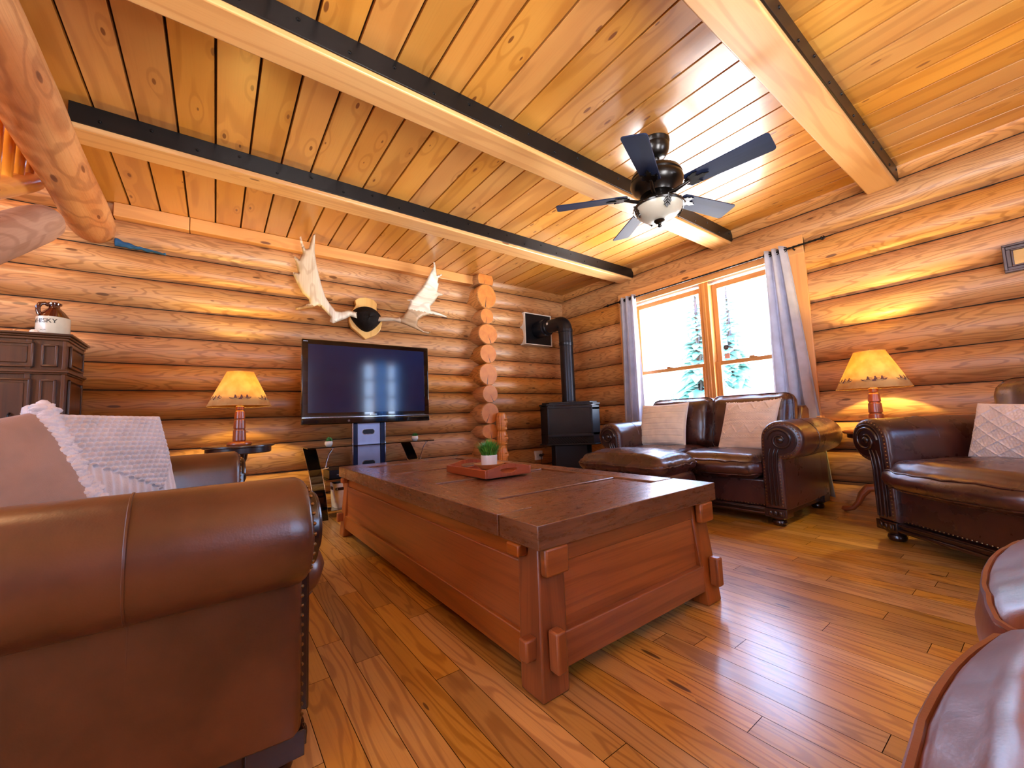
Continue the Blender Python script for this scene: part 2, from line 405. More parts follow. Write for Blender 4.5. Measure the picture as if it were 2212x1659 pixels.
flatwall('wall_front', OPS, 'x', SY, XW, 4.4, -1)
flatwall('wall_left', FILL_OPW, 'y', XW, SY, NY+.1, -1)
# floor boards run towards the back wall
mb = MB(); x = XW; k = 0
while x < 4.3:
    y = SY-R_.uniform(0, .9)
    while y < NY:
        L = R_.uniform(.45, 1.5); a, b = max(SY, y), min(NY+.05, y+L)
        if b > a+.01:
            g = .0009; ou, ov = R_.uniform(0, 50), R_.uniform(0, 50)
            mb.add([(x+g, a+g, 0), (x+.083-g, a+g, 0), (x+.083-g, b-g, 0), (x+g, b-g, 0)], [(0, 1, 2, 3)], [[(ou, ov), (ou, ov+.083), (ou+b-a, ov+.083), (ou+b-a, ov)]])
        y += L
    x += .083
mb.box(XW-.2, 4.4, SY-.2, NY+.2, -.06, -.003, mi=1)
struct(mb.build('floor', [M['floor'], M['groove']]))
# ceiling: tongue and groove planks .1785 wide
mb = MB()
def planks(xa, xb, ya, yb):
    k = math.floor((xa+.569)/.1785)
    while -.569+k*.1785 < xb:
        a, b = max(xa, -.569+k*.1785), min(xb, -.569+(k+1)*.1785); k += 1
        if b-a < .02: continue
        pr = [(a, .015), (a+.0032, .015), (a+.0066, 0), (b-.0066, 0), (b-.0032, .015), (b, .015)]
        y = ya
        while y < yb-.01:
            e = yb; ou, ov = R_.uniform(0, 60), R_.uniform(0, 60); var = R_.random()
            vs = []; fs = []; uv = []
            for px, dz in pr: vs += [(px, y, CZ+dz), (px, e, CZ+dz)]
            for i in range(5):
                fs.append((2*i, 2*i+1, 2*i+3, 2*i+2)); p, q = pr[i][0], pr[i+1][0]
                uv.append([(ou+y, ov+p), (ou+e, ov+p), (ou+e, ov+q), (ou+y, ov+q)])
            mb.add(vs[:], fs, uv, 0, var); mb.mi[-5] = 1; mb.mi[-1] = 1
            y = e
planks(-.78, 4.3, SY-.1, .64); planks(-.78, 4.3, .64, 1.86); planks(-.78, 4.3, 1.86, 3.04); planks(-.78, 4.3, 3.04, NY+.1)
planks(XW-.1, -.78, SY-.1, 1.2)
mb.box(-.80, 4.5, SY-.2, NY+.2, CZ+.016, CZ+.1, mi=1); mb.box(XW-.2, -.78, SY-.2, 1.2, CZ+.016, CZ+.1, mi=1)
struct(mb.build('ceiling', [M['plank'], M['groove']]))
# shell of the stairwell above the left side
mb = MB()
for i in range(12): mb.box(-2.5, -2.45, 1.2+i*.26, 1.2+i*.26+.255, 2.45, 3.75, grain=2)
for i in range(8): mb.box(-2.45+i*.22, -2.45+i*.22+.217, 1.2, 4.3, 3.72, 3.76, grain=1)
for i in range(8): mb.box(-2.45+i*.22, -2.45+i*.22+.217, 1.15, 1.19, 2.45, 3.74, grain=2)
for i in range(12): mb.box(-.77, -.73, 1.2+i*.26, 1.2+i*.26+.255, 2.66, 3.75, grain=2)
struct(mb.build('wall_stairwell', M['trim']))
# trims where the ceiling meets the back wall
for n, a, b in (('trim_1', -.203, 2.53), ('trim_2', -.66, -.207)):
    mb = MB(); mb.box(a, b, 4.135, 4.24, 2.432, 2.541); struct(mb.build(n, M['trim'], bevel=.004))
# tails of a cross wall: logs sticking out of the back wall
zb = [.06, .30, .545, .721, .972, 1.183, 1.447, 1.677, 1.927, 2.119, 2.418, 2.541]
wd = [.25, .26, .25, .255, .22, .265, .24, .275, .19, .275, .23]
mb = MB()
for i in range(len(wd)):
    z0, z1 = zb[i], zb[i+1]; cz = (z0+z1)/2; hz = (z1-z0)/2+.002; hx = wd[i]/2; cx = 2.628+.012*nz(i*2.1, 4); ye = 4.02-.02*R_.random()
    ou = R_.uniform(0, 30); n = 40; ring = []
    for k in range(n):
        a = 2*PI*k/n; c, s = math.cos(a), math.sin(a); w = 1+.03*nz(c*1.5+i*7, s*1.5)
        zz = s*hz*w
        if i == len(wd)-1: zz = max(-hz, min(hz, s*hz*1.5)); c = math.copysign(abs(c)**.5, c)
        ring.append((cx+c*hx*w, cz+max(-hz, min(hz, zz))))
    vs = []; fs = []; uv = []; ys = [ye, ye+.012, 4.1, 4.3]
    for j, y in enumerate(ys):
        sh = .94 if j == 0 else (1.0+.10*max(0, (y-4.05))/.2)
        for x, z in ring: vs.append((cx+(x-cx)*sh, y, cz+(z-cz)*(sh if j == 0 else 1)))
    for j in range(3):
        for k in range(n):
            k2 = (k+1) % n; fs.append((j*n+k, j*n+k2, (j+1)*n+k2, (j+1)*n+k))
            uv.append([(ys[j]+ou, k*.02), (ys[j]+ou, (k+1)*.02), (ys[j+1]+ou, (k+1)*.02), (ys[j+1]+ou, k*.02)])
    mb.add(vs, fs, uv, 0)
    an = R_.uniform(-.5, .5); ca, sa = math.cos(an), math.sin(an)
    q = list(range(n)); uq = [((ring[k][0]-cx)*ca-(ring[k][1]-cz)*sa, (ring[k][0]-cx)*sa+(ring[k][1]-cz)*ca) for k in q]
    mb.add(vs[:n], [tuple(q)], [uq], 1)
struct(mb.build('wall_middle', [M['log'], M['logend']], angle=30))
# ceiling beams with a bolted steel plate on the side that faces the camera
bolt = MB(); bolt.lathe([(.0, -.006), (.006, -.005), (.009, 0), (.009, .003)], n=10, ax='y', flat=True)
bolt0 = None
def beam(y0, xa, xb, label):
    global bolt0
    t = thing('ceiling_beam', label, 'beam', (0, y0, 2.405))
    b = MB(); b.box(xa, xb, .010, .182, 0, .137); b.build('timber', M['beam'], t, bevel=.008)
    b = MB(); b.box(xa, xb, 0, .0095, .027, .137); p = b.build('steel_plate', M['steel'], t, bevel=.002); p['label'] = 'black steel plate'
    x = xa+.12; k = 0
    while x < xb-.05:
        if bolt0 is None: o = bolt0 = bolt.build('bolt', M['iron'], t)
        else: o = bolt0.copy(); COL.objects.link(o); o.parent = t
        o.location = (x, -.001, .098 if k % 2 else .062); x += .21; k += 1
beam(.565, -.5, 4.09, 'fir ceiling beam with black plate nearest the camera, ending above the right-hand lamp')
beam(1.772, -.5, 4.09, 'fir ceiling beam with black plate running just behind the ceiling fan, middle of three')
beam(2.952, -.66, 4.09, 'fir ceiling beam with black plate nearest the antlers and stove, farthest of three')
# round log along the edge of the stair opening
def roundlog(p0, p1, r, mb, n=28, bark=.012, mi=0, seed=0, m=24, endmi=None):
    p0, p1 = Vector(p0), Vector(p1); d = (p1-p0); L = d.length; d.normalize()
    x = d.cross(Vector((0, 0, 1))).normalized(); y = x.cross(d); vs = []; fs = []; uv = []; ou = R_.uniform(0, 30)
    for i in range(m+1):
        t = i/m
        for k in range(n):
            a = 2*PI*k/n; rr = r+bark*nz(t*L*1.6, math.cos(a)*1.3+seed, math.sin(a)*1.3)
            if i in (0, m): rr *= .93
            vs.append(p0+d*(L*t)+x*(rr*math.cos(a))+y*(rr*math.sin(a)))
    for i in range(m):
        for k in range(n):
            k2 = (k+1) % n; fs.append((i*n+k, (i+1)*n+k, (i+1)*n+k2, i*n+k2))
            w = 2*PI*r/n; uv.append([(ou+L*i/m, k*w), (ou+L*(i+1)/m, k*w), (ou+L*(i+1)/m, (k+1)*w), (ou+L*i/m, (k+1)*w)])
    mb.add(vs, fs, uv, mi)
    e = mi if endmi is None else endmi
    ring = [(r*math.cos(2*PI*k/n), r*math.sin(2*PI*k/n)) for k in range(n)]
    mb.add(vs[:n], [tuple(range(n))], [ring], e); mb.add(vs[-n:], [tuple(range(n))[::-1]], [ring[::-1]], e)
M['bark'] = wood('peeled_log', '#7d4424', '#ad6c3c', '#c08856', ring=7, ringamt=.45, u=2, v=4, knots=.4, rough=.5, coat=.2, varamt=.05, streak=.3, bump=.3, blot=.25, wear='#c9805a')
M['greylog'] = wood('weathered_log', '#7d5240', '#b08c78', '#bd9c88', ring=8, ringamt=.35, u=1.2, v=4, knots=.2, rough=.55, coat=.1, varamt=.05, streak=.25)
mb = MB(); roundlog((-.755, .25, 2.47), (-.765, 4.2, 2.335), .128, mb, seed=3, m=40)
tag(mb.build('log_beam', M['bark']), 'thick round peeled log beam running under the ceiling at the left edge', 'log beam')
# ------------------------------------------------------------ leather seating
def cushion(mb, c, half, r, crown=.03, front=.0, n=14, amp=.004, seed=0, M=None, mi=0, wr=1.0, tilt=0.0, sag=0.0):
    """puffy rounded box; c = centre, half = half sizes"""
    hx, hy, hz = half; c = Vector(c)
    def dfm(p):
        # p in [-1,1]^3 on the cube surface
        q = Vector((p[0]*hx, p[1]*hy, p[2]*hz)); core = Vector((max(-hx+r, min(hx-r, q.x)), max(-hy+r, min(hy-r, q.y)), max(-hz+min(r, hz), min(hz-min(r, hz), q.z))))
        d = q-core
        if d.length > 1e-9: q = core+d.normalized()*min(r, d.length if d.length < r else r)
        bx, by = max(0, 1-p[0]**2), max(0, 1-p[1]**2)
        q.z += (crown*math.sqrt(bx*by) if p[2] > -.99 or True else 0)*(p[2] if p[2] > 0 else .35*p[2])
        if p[1] < 0: q.y -= front*bx**.7*abs(p[1])*max(0, 1-.5*p[2]**2)
        q.x += p[0]*.012*max(0, 1-p[2]**2); q.y += p[1]*.010*max(0, 1-p[2]**2)
        q.z -= sag*bx*by*(1 if p[2] > 0 else 0)
        edge = max(abs(p[0]), abs(p[1]))
        pl = amp*wr*(nz(q.x*26+seed, q.y*4, q.z*4)*.6+nz(q.x*5, q.y*24+seed, q.z*5)*.6)*(.35+edge**3)+amp*.8*nz(q.x*7+seed, q.y*7, q.z*7)
        q.z += pl*(1 if p[2] > 0 else .3); q.y += pl*.6*(1 if p[1] < 0 else 0)
        return q
    def put(p):
        v = dfm(p)
        if tilt: v = Matrix.Rotation(tilt, 3, 'X') @ v
        v = c+v
        return M @ v if M is not None else v
    faces = [((1, 0, 0), (0, 1, 0), (0, 0, 1)), ((-1, 0, 0), (0, -1, 0), (0, 0, 1)), ((0, 1, 0), (-1, 0, 0), (0, 0, 1)), ((0, -1, 0), (1, 0, 0), (0, 0, 1)), ((0, 0, 1), (1, 0, 0), (0, 1, 0)), ((0, 0, -1), (-1, 0, 0), (0, 1, 0))]
    idx = {}; vs = []; fs = []
    nn = {0: max(6, int(hx/.0125)), 1: max(6, int(hy/.0125)), 2: max(6, int(hz/.014))}
    def vid(p):
        k = tuple(round(a, 5) for a in p)
        if k not in idx: idx[k] = len(vs); vs.append(put(p))
        return idx[k]
    def warp(t): return math.sin(t*PI/2)*.35+t*.65
    for N, U, V in faces:
        nu = nn[[abs(a) for a in U].index(1)]; nv = nn[[abs(a) for a in V].index(1)]
        for i in range(nu):
            for j in range(nv):
                q = []
                for a, b in ((i, j), (i+1, j), (i+1, j+1), (i, j+1)):
                    s, t = warp(-1+2*a/nu), warp(-1+2*b/nv)
                    q.append(vid([N[k]+U[k]*s+V[k]*t for k in range(3)]))
                fs.append(tuple(q))
    mb.add(vs, fs, mi=mi)
    def rim(z, off=.0, m=80):
        """perimeter path at relative height z for a welt"""
        P = []; k = m//4
        for (ax, ay), (bx, by) in (((-1, -1), (1, -1)), ((1, -1), (1, 1)), ((1, 1), (-1, 1)), ((-1, 1), (-1, -1))):
            for i in range(k):
                t = warp(-1+2*i/k)*.5+.5; P.append(put((ax+(bx-ax)*t, ay+(by-ay)*t, z)))
        return P
    return rim

def armprofile(xi, cx, cz, r, zb): return [(xi, zb), (xi, .30), (xi, .42)]+arc(cx, cz, r, 176, -90, 26)+[(cx-.0, .40), (cx, zb)]
def inset2(poly, d):
    out = []; n = len(poly)
    for i in range(n):
        a, b, c = Vector(poly[i-1]), Vector(poly[i]), Vector(poly[(i+1) % n])
        e1, e2 = (b-a), (c-b)
        n1 = Vector((e1.y, -e1.x)); n2 = Vector((e2.y, -e2.x))
        n1 = n1.normalized() if n1.length > 1e-9 else n1; n2 = n2.normalized() if n2.length > 1e-9 else n2
        q = n1+n2; q = q.normalized() if q.length > 1e-6 else n1
        k = max(.5, q.dot(n1)); out.append((b.x+q.x*d/k, b.y+q.y*d/k))
    return out
def resample(P, step):
    out = []; acc = 0
    for i in range(len(P)-1):
        a, b = Vector(P[i]), Vector(P[i+1]); L = (b-a).length
        while acc <= L and L > 0: out.append(tuple(a+(b-a)*(acc/L))); acc += step
        acc -= L
    return out
CZ_, CR_ = .566, .128
def make_sofa(name, label, cat, loc, rz, W, nc, D=.88, leather='leather', backs=True, back_w=None, bt=.885, front=.075, crown=.035, group=None, arms=(1, -1), seed=0, boff=.26, bth=.085, sz=0.0, cr=.07, acz=CZ_, acr=CR_, skew=0.0):
    t = thing(name, label, cat, loc, rz, group); Lm = M[leather]; h = W/2
    cx = h-acr; xi = h-.262
    b = MB(); b.box(-xi-.02, xi+.02, .035, D-.03, .108, .30); b.box(-cx, cx, D-.17, D-.01, .108, .60)
    so_ = b.build('seat_base', Lm, t, bevel=.018, seg=3)
    b = MB(); b.box(-h+.19, h-.19, .012, .05, .058, .112); b.box(-h+.19, h-.19, .004, .03, .094, .106)
    b.tube([(-h+.2, .006, .074), (h-.2, .006, .074)], .011, 8); b.box(-h+.16, -h+.20, .05, D-.05, .062, .11); b.box(h-.20, h-.16, .05, D-.05, .062, .11)
    b.build('front_rail', M['darkwood'], t, bevel=.005)
    nails = MB(); x = -xi+.01
    while x < xi: nails.ball((x, .033, .122), .0042, 6, 4); x += .021
    nails.build('nailhead_trim', M['brass'], so_)['label'] = 'brass nailheads'
    for s in arms:
        pr = armprofile(xi, cx, acz, acr, .108)
        a = MB(); ys = [(0, .024), (.006, .009), (.02, .001), (.05, 0), (D*.45, -.004), (D-.12, 0), (D-.05, .004), (D-.03, .02)]
        vs = []; fs = []; n = len(pr)
        for y, d in ys:
            for k, (px, pz) in enumerate(inset2(pr, d)):
                pz = max(pz, .108); w = .003*nz(px*9+seed, y*9, pz*9); vs.append((s*(px+w-skew*y), y, pz+w-(skew*y*.15 if pz > .3 else 0)))
        for j in range(len(ys)-1):
            for k in range(n):
                k2 = (k+1) % n; q = (j*n+k, j*n+k2, (j+1)*n+k2, (j+1)*n+k); fs.append(q if s < 0 else q[::-1])
        e1 = tuple(range(n)); e2 = tuple((len(ys)-1)*n+k for k in range(n))
        fs += [e1[::-1] if s < 0 else e1, e2 if s < 0 else e2[::-1]]
        a.add(vs, fs)
        ao = a.build('arm', Lm, t, angle=60, bevel=.004)
        sm = MB(); o = inset2(pr, -.0022)[3:30]; sm.tube([(s*(p[0]-skew*.29), .29, p[1]-(skew*.29*.15 if p[1] > .3 else 0)) for p in o], .0028, 6); sm.tube([(s*(cx+.001-skew*.29), .29, z) for z in (.12, .25, acz-acr)], .0018, 6); sm.build('seam', Lm, ao)
        # carved front post with a volute
        f = MB(); ip = inset2(pr, .034); ip = [(px, max(pz, .112)) for px, pz in ip]
        f.prism([(s*px, pz) for px, pz in ip], -.013, .012, 'xz')
        sp = [(s*(cx+(.078-.058*q/40)*math.cos(math.radians(178-q*13.5))), -.014, acz+(.078-.058*q/40)*math.sin(math.radians(178-q*13.5))) for q in range(41)]
        f.tube(sp, [.010-.003*q/40 for q in range(41)], 7); f.ball((s*cx, -.014, acz), (.022, .012, .022), 12, 8)
        for dx in (.052, .078, .100):
            f.tube([(s*(xi+dx), -.013, z) for z in (.135, .25, .40)]+[(s*(xi+dx+.008), -.013, .47), (s*(xi+dx+.02), -.013, .51)], [.007, .007, .007, .006, .003], 6)
        f.build('arm_front_panel', M['darkwood'], ao, bevel=.004)
        nails = MB()
        for p in resample([(px, pz) for px, pz in inset2(pr, .021)][0:]+[], .021): nails.ball((s*p[0], .0005, max(p[1], .125)), .0044, 6, 4)
        nails.build('nailhead_trim', M['brass'], ao)['label'] = 'brass nailheads'
    for sx, y in ((1, .05), (-1, .05), (1, D-.09), (-1, D-.09)):
        if (sx not in arms) and len(arms) < 2: pass
        g = MB(); X = sx*(h-.195); g.box(X-.066, X+.066, y-.055, y+.055, .058, .112); g.box(X-.052, X+.052, y-.062, y+.05, .07, .1)
        for q in (-.03, 0, .03): g.ball((X+q, y-.06, .085), (.014, .008, .018), 8, 6)
        g.lathe([(.03, 0), (.038, .004), (.044, .02), (.040, .034), (.030, .038), (.046, .046), (.052, .056), (.046, .062)], (X, y, 0), 20)
        g.build('leg', M['darkwood'], t, bevel=.003)
    inner = 2*xi-.004; w = inner/nc
    for i in range(nc):
        c0 = -inner/2+w*(i+.5); a = MB()
        rim = cushion(a, (c0, .275, .375+sz/2), (w/2-.001, .315, .078+sz/2), cr, crown, front, seed=seed+i*3.3, amp=.0085)
        so = a.build('seat_cushion', Lm, t, angle=80)
        a = MB(); a.tube(rim(.62), .0052, 6, closed=True); a.tube(rim(-.75), .0045, 6, closed=True); a.build('welt', Lm, so)
    # back frame and back cushions
    bw = back_w or (2*xi+.06)
    b = MB(); b.prism([(y, z) for y, z in ((D-.20, .30), (D-.20, .70), (D-.15, .79), (D-.06, .80), (D-.01, .77), (D-.02, .11), (D-.2, .11))], -bw/2-.02, bw/2+.02, 'yz'); b.build('back_frame', Lm, t, bevel=.02, seg=3)
    if backs:
        w = bw/nc
        for i in range(nc):
            c0 = -bw/2+w*(i+.5); a = MB(); Mx = Matrix.Translation((c0, D-boff, .445+(bt-.445)/2)) @ Matrix.Rotation(math.radians(-11), 4, 'X') @ Matrix.Rotation(math.radians(90), 4, 'X')
            rim = cushion(a, (0, 0, 0), (w/2-.001, (bt-.43)/2, bth), bth-.01, .055, 0, seed=seed+20+i*5, amp=.011, M=Mx)
            bo = a.build('back_cushion', Lm, t, angle=80)
            a = MB(); a.tube(rim(.5), .0048, 6, closed=True); a.build('welt', Lm, bo)
    return t
make_sofa('loveseat', 'brown rolled-arm leather loveseat in front of the bright window', 'sofa', (3.0, 1.835, 0), -PI/2, 1.70, 2, D=.85, seed=1)
make_sofa('sofa', 'brown leather sofa beside the tall cabinet, with its big rolled arm end towards us', 'sofa', (.135, 1.785, 0), math.radians(92.5), 1.73, 2, D=.99, leather='leather_tan', seed=9, bt=.80, boff=.19, bth=.06, acz=.548, acr=.115, skew=.14)
make_sofa('sofa', 'reddish brown leather sofa in the lower corner, showing only two seat cushion fronts', 'sofa', (.865, .015, 0), PI, 1.74, 2, leather='leather_red', seed=31, sz=.05, cr=.05, front=.06, crown=.025)
make_sofa('armchair', 'wide brown leather armchair beside the lit lamp, facing the coffee table', 'armchair', (2.83, .305, 0), math.radians(231.5), 1.27, 1, seed=15, front=.13, crown=.04, back_w=.72, bt=.88)

def make_ottoman():
    t = thing('ottoman', 'puffy brown leather ottoman standing between the coffee table and the loveseat', 'ottoman', (2.60, 1.97, 0), math.radians(2))
    a = MB(); rim = cushion(a, (0, 0, .40), (.245, .36, .06), .055, .055, 0, seed=4, amp=.011); s = a.build('seat_cushion', M['leather'], t, angle=80)
    w = MB(); w.tube(rim(.1), .006, 6, closed=True); w.build('welt', M['leather'], s)
    a = MB(); cushion(a, (0, 0, .245), (.235, .35, .115), .05, .0, 0, seed=8, amp=.004); a.build('base', M['leather'], t, angle=80)
    for sx in (-1, 1):
        for sy in (-1, 1):
            g = MB(); g.lathe([(.022, 0), (.034, .02), (.026, .05), (.042, .075), (.045, .15)], (sx*.18, sy*.29, 0), 16); g.build('leg', M['darkwood'], t)
make_ottoman()

# ------------------------------------------------------------ throw pillows
def pillow(name, label, mat, loc, nrm, up, w, h, th, disp=None, n=90, group=None, back=True, twist=0):
    """square throw pillow; nrm = way the front faces; disp(u, v) = relief of the front in metres"""
    N = Vector(nrm).normalized(); U = Vector(up); X = U.cross(N).normalized(); U = N.cross(X)
    if twist: q = Matrix.Rotation(twist, 3, N); X = q @ X; U = q @ U
    B = Matrix((X, U, N)).transposed().to_4x4()
    t = thing(name, label, 'pillow', loc, 0, group)
    def shape(u, v, s):
        a, b = 2*u-1, 2*v-1
        ea, eb = 1-.055*(1-b*b)**1.0*abs(a)**6*1.0, 1-.055*(1-a*a)*abs(b)**6
        x, y = a*ea*w/2, b*eb*h/2
        z = th*((max(0, 1-a*a)*max(0, 1-b*b))**.38)*s
        z += .006*nz(x*9+w*50, y*9, s)*(1-max(abs(a), abs(b))**4)
        return x, y, z
    m = MB()
    def fr(u, v):
        x, y, z = shape(u, v, .55); d = disp(u, v) if disp else 0
        e = min(1, 12*min(u, 1-u, v, 1-v)); return (x, y, z+d*e)
    m.grid(fr, n, n)
    m.grid(lambda u, v: shape(u, v, -.45), 24, 24, flip=True)
    m.xform(B); o = m.build('cover', mat, t, angle=85)
    return t, B, shape
def knit(u, v):
    k = 30
    d = .0035*math.cos(2*PI*v*k*.9)*abs(math.sin(PI*u*k))
    return d
def bobble(u, v):
    # chunky bobbles in the upper triangle, ribs below
    lim = .62-.75*u if u < .5 else .245-.0*(u) + (u-.5)*.9
    lim = .58-.62*u if u < .8 else .085+(u-.8)*2.4
    lim = max(.04, lim)
    if v > lim:
        k = 19; r = math.floor(v*k); a = (u*k+.5*(r % 2)) % 1-.5; b = v*k-r-.5; q = (a*a+b*b)/.24
        return .019*max(0, 1-q)**.5-.003
    return .0055*math.cos(2*PI*u*17)
def lattice(u, v):
    p, q = u*4.5+v*4.5, u*4.5-v*4.5
    a = abs((p % 1)-.5), abs((q % 1)-.5); l = max(a)
    return .007*max(0, (l-.42)/.08)+.0022*math.sin(u*190)*math.sin(v*70)
def tucks(u, v):
    k = v*7.2; f = k % 1; return -.006*math.exp(-((f-.5)/.06)**2)+.0016*math.sin(v*260)
def zigzag(u, v):
    d = .0016*math.cos(v*2*PI*38)
    for b in (.22, .5, .58, .72):
        if abs(v-b) < .022: d += .0045*abs(math.sin(u*2*PI*11+(v-b)*90))
    for lo, hi in ((.28, .46), (.78, .97)):
        if lo < v < hi:
            zz = abs(((u*4) % 1)-.5)*2; y = (v-lo)/(hi-lo); d += .005*math.exp(-((y-zz)/.12)**2)
    return d
t, B, sh = pillow('throw_pillow', 'white chunky knit pillow with bobbles above and ribs below, on the sofa by the cabinet', M['knit'], (-.345, 2.30, .672), (.62, -.74, .42), (0, 0, 1), .46, .40, .11, bobble, n=200, twist=math.radians(-2))
t, B, sh = pillow('throw_pillow', 'beige cotton pillow with a thick knitted white border, on the sofa by the cabinet', M['beige'], (-.455, 1.475, .645), (.58, -.78, .42), (0, 0, 1), .41, .35, .11, lambda u, v: .003*nz(u*7, v*7), n=60, twist=math.radians(14))
m = MB()
for i in range(70):
    v = i/69
    for s, r in ((0, .015), (1, .013), (2, .014)):
        x, y, z = sh(1, min(1, max(0, v)), .55); a = R_.uniform(0, 6)
        m.ball((x-.010+.017*s+R_.uniform(-.006, .006), y+R_.uniform(-.004, .004), z+.014-.012*s*s*.5+R_.uniform(-.005, .006)), (r*1.25, r*.62, r), 8, 6, M=rotz(R_.uniform(-.5, .5)))
for i in range(18):
    x, y, z = sh(1-.012*i/4, 1, .55); m.ball((x+.01-.006*(i//6), y+R_.uniform(-.01, .012), z+R_.uniform(-.01, .012)), .015, 8, 6)
m.xform(B); o = m.build('knitted_border', M['knit'], t); o['label'] = 'chunky white knitted border'
t, B, sh = pillow('throw_pillow', 'plain cream pillow with sewn horizontal tucks, on the loveseat end by the stove', M['cream_cloth'], (3.40, 2.235, .664), (-1, -.02, .32), (0, 0, 1), .48, .40, .11, tucks, n=110, twist=math.radians(1))
m = MB(); P = [sh(a, 1, 0) for a in [i/20 for i in range(21)]]+[sh(1, 1-i/20, 0) for i in range(1, 21)]+[sh(1-i/20, 0, 0) for i in range(1, 21)]+[sh(0, i/20, 0) for i in range(1, 20)]
m.tube(P, .004, 6, closed=True); m.xform(B); o = m.build('piping', M['knit'], t); o['label'] = 'white piping'
t, B, sh = pillow('throw_pillow', 'tan knitted pillow with zigzags and cable bands, on the loveseat end by the lit lamp', M['tan_knit'], (3.35, 1.455, .652), (-1, .08, .55), (0, 0, 1), .42, .42, .10, zigzag, n=170, twist=math.radians(2))
m = MB()
for i in range(46):
    x, y, z = sh(i/45, 1, 0); m.ball((x, y+.004+R_.uniform(-.003, .004), z+R_.uniform(-.004, .004)), (.007, .006, .006), 6, 5)
m.xform(B); m.build('fringe', M['tan_knit'], t)
pillow('throw_pillow', 'white cable knit pillow with a diamond lattice, on the armchair', M['knit'], (3.21, .10, .60), (-.80, .58, .28), (.26, -.16, 1), .50, .32, .10, lattice, n=170, twist=math.radians(-3))
# ------------------------------------------------------------ coffee table and what stands on it
def make_table():
    t = thing('coffee_table', 'large low reddish brown coffee table built like an old chest', 'coffee table', (1.21, 2.01, 0), 0)
    hx, hy, Z = .488, 1.125, .475
    top = MB(); g = .003
    g = .009
    def slab(n, x0, x1, y0, y1, dz=0, gr=None):
        b = MB(); b.box(x0+g/2, x1-g/2, y0+g/2, y1-g/2, Z-.07-dz*0, Z-dz, grain=gr); return b.build(n, M['tabletop'], t, bevel=.003, seg=2)
    slab('edge_board', -hx, -hx+.15, -hy+.20, hy-.20, 0, 1); slab('edge_board', hx-.13, hx, -hy+.20, hy-.20, 0, 1)
    slab('end_board', -hx, hx, -hy, -hy+.20, 0, 0); slab('end_board', -hx, hx, hy-.20, hy, 0, 0)
    ys = [-hy+.20, -.70, -.44, -.16, .12, .40, .68, hy-.20]
    for i in range(len(ys)-1): slab('top_board', -hx+.15, hx-.13, ys[i], ys[i+1], [.008, .003, .009, .002, .010, .003, .008, .004][i % 8], 0)
    # carcass: tapering corner posts, rails, recessed panels
    def post(sx, sy):
        b = MB(); x0, y0 = sx*(hx-.005), sy*(hy-.012); w = .10
        xt, yt = sx*(hx-.035), sy*(hy-.045)
        vs = []
        for z, ax, ay in ((0, x0, y0), (Z-.07, xt, yt)):
            vs += [(ax, ay, z), (ax-sx*w, ay, z), (ax-sx*w, ay-sy*w, z), (ax, ay-sy*w, z)]
        fs = [(0, 1, 2, 3), (7, 6, 5, 4)]+[(i, i+4, (i+1) % 4+4, (i+1) % 4) for i in range(4)]
        if sx*sy > 0: fs = [q[::-1] for q in fs]
        b.add(vs, fs, grain=2, smooth=False); b.build('leg', M['table'], t, bevel=.006)
    for sx in (-1, 1):
        for sy in (-1, 1): post(sx, sy)
    def side(n, P, grain):
        b = MB()
        for (x0, x1, y0, y1, z0, z1) in P: b.box(x0, x1, y0, y1, z0, z1, grain=grain)
        b.build(n, M['table'], t, bevel=.004)
    for s in (-1, 1):
        a = sorted((s*(hx-.03), s*(hx-.06))); c = sorted((s*(hx-.042), s*(hx-.06)))
        side('bottom_rail', [(a[0]+s*.012, a[1]+s*.012, -hy+.10, hy-.10, .055, .145)], 1); side('top_rail', [(a[0]-s*.01, a[1]-s*.01, -hy+.12, hy-.12, Z-.14, Z-.07)], 1)
        side('side_panel', [(c[0]-.01, c[1]-.002, -hy+.1, hy-.1, .14, Z-.13)], 1)
        a = sorted((s*(hy-.035), s*(hy-.065))); c = sorted((s*(hy-.05), s*(hy-.07)))
        side('bottom_rail', [(-hx+.1, hx-.1, a[0]+s*.012, a[1]+s*.012, .055, .155)], 0); side('top_rail', [(-hx+.11, hx-.11, a[0]-s*.008, a[1]-s*.008, Z-.135, Z-.07)], 0)
        side('end_panel', [(-hx+.1, hx-.1, c[0]-.003, c[1], .14, Z-.13)], 0)
        # through tenons
        for sx in (-1, 1):
            b = MB(); y = sorted((s*(hy-.02), s*(hy+.02))); x = sx*(hx-.055); b.box(x-.018, x+.018, y[0], y[1], .075, .185); b.build('tenon', M['table'], t, bevel=.006)
            b = MB(); x = sorted((sx*(hx-.02), sx*(hx+.022))); y = s*(hy-.062); b.box(x[0], x[1], y-.018, y+.018, .10, .16); b.build('tenon', M['table'], t, bevel=.006)
            b = MB(); x = sx*(hx-.075); y = sorted((s*(hy-.035), s*(hy-.005))); b.box(x-.045, x+.045, y[0], y[1], Z-.15, Z-.07); b.build('corner_bracket', M['table'], t, bevel=.008)
            b = MB(); x = sorted((sx*(hx-.03), sx*(hx+.005))); y = s*(hy-.118); b.box(x[0], x[1], y-.03, y+.03, Z-.105, Z-.07); b.build('corner_bracket', M['table'], t, bevel=.005)
    b = MB(); b.box(-hx+.07, hx-.07, -hy+.08, hy-.08, .06, .09); b.build('base', M['table'], t)
    b = MB(); b.box(-hx+.03, hx-.03, -hy+.03, hy-.03, Z-.066, Z-.014); b.build('sub_top', M['void'], t)  # dark board added so the gaps between top boards read as shade
make_table()
TZ = .475
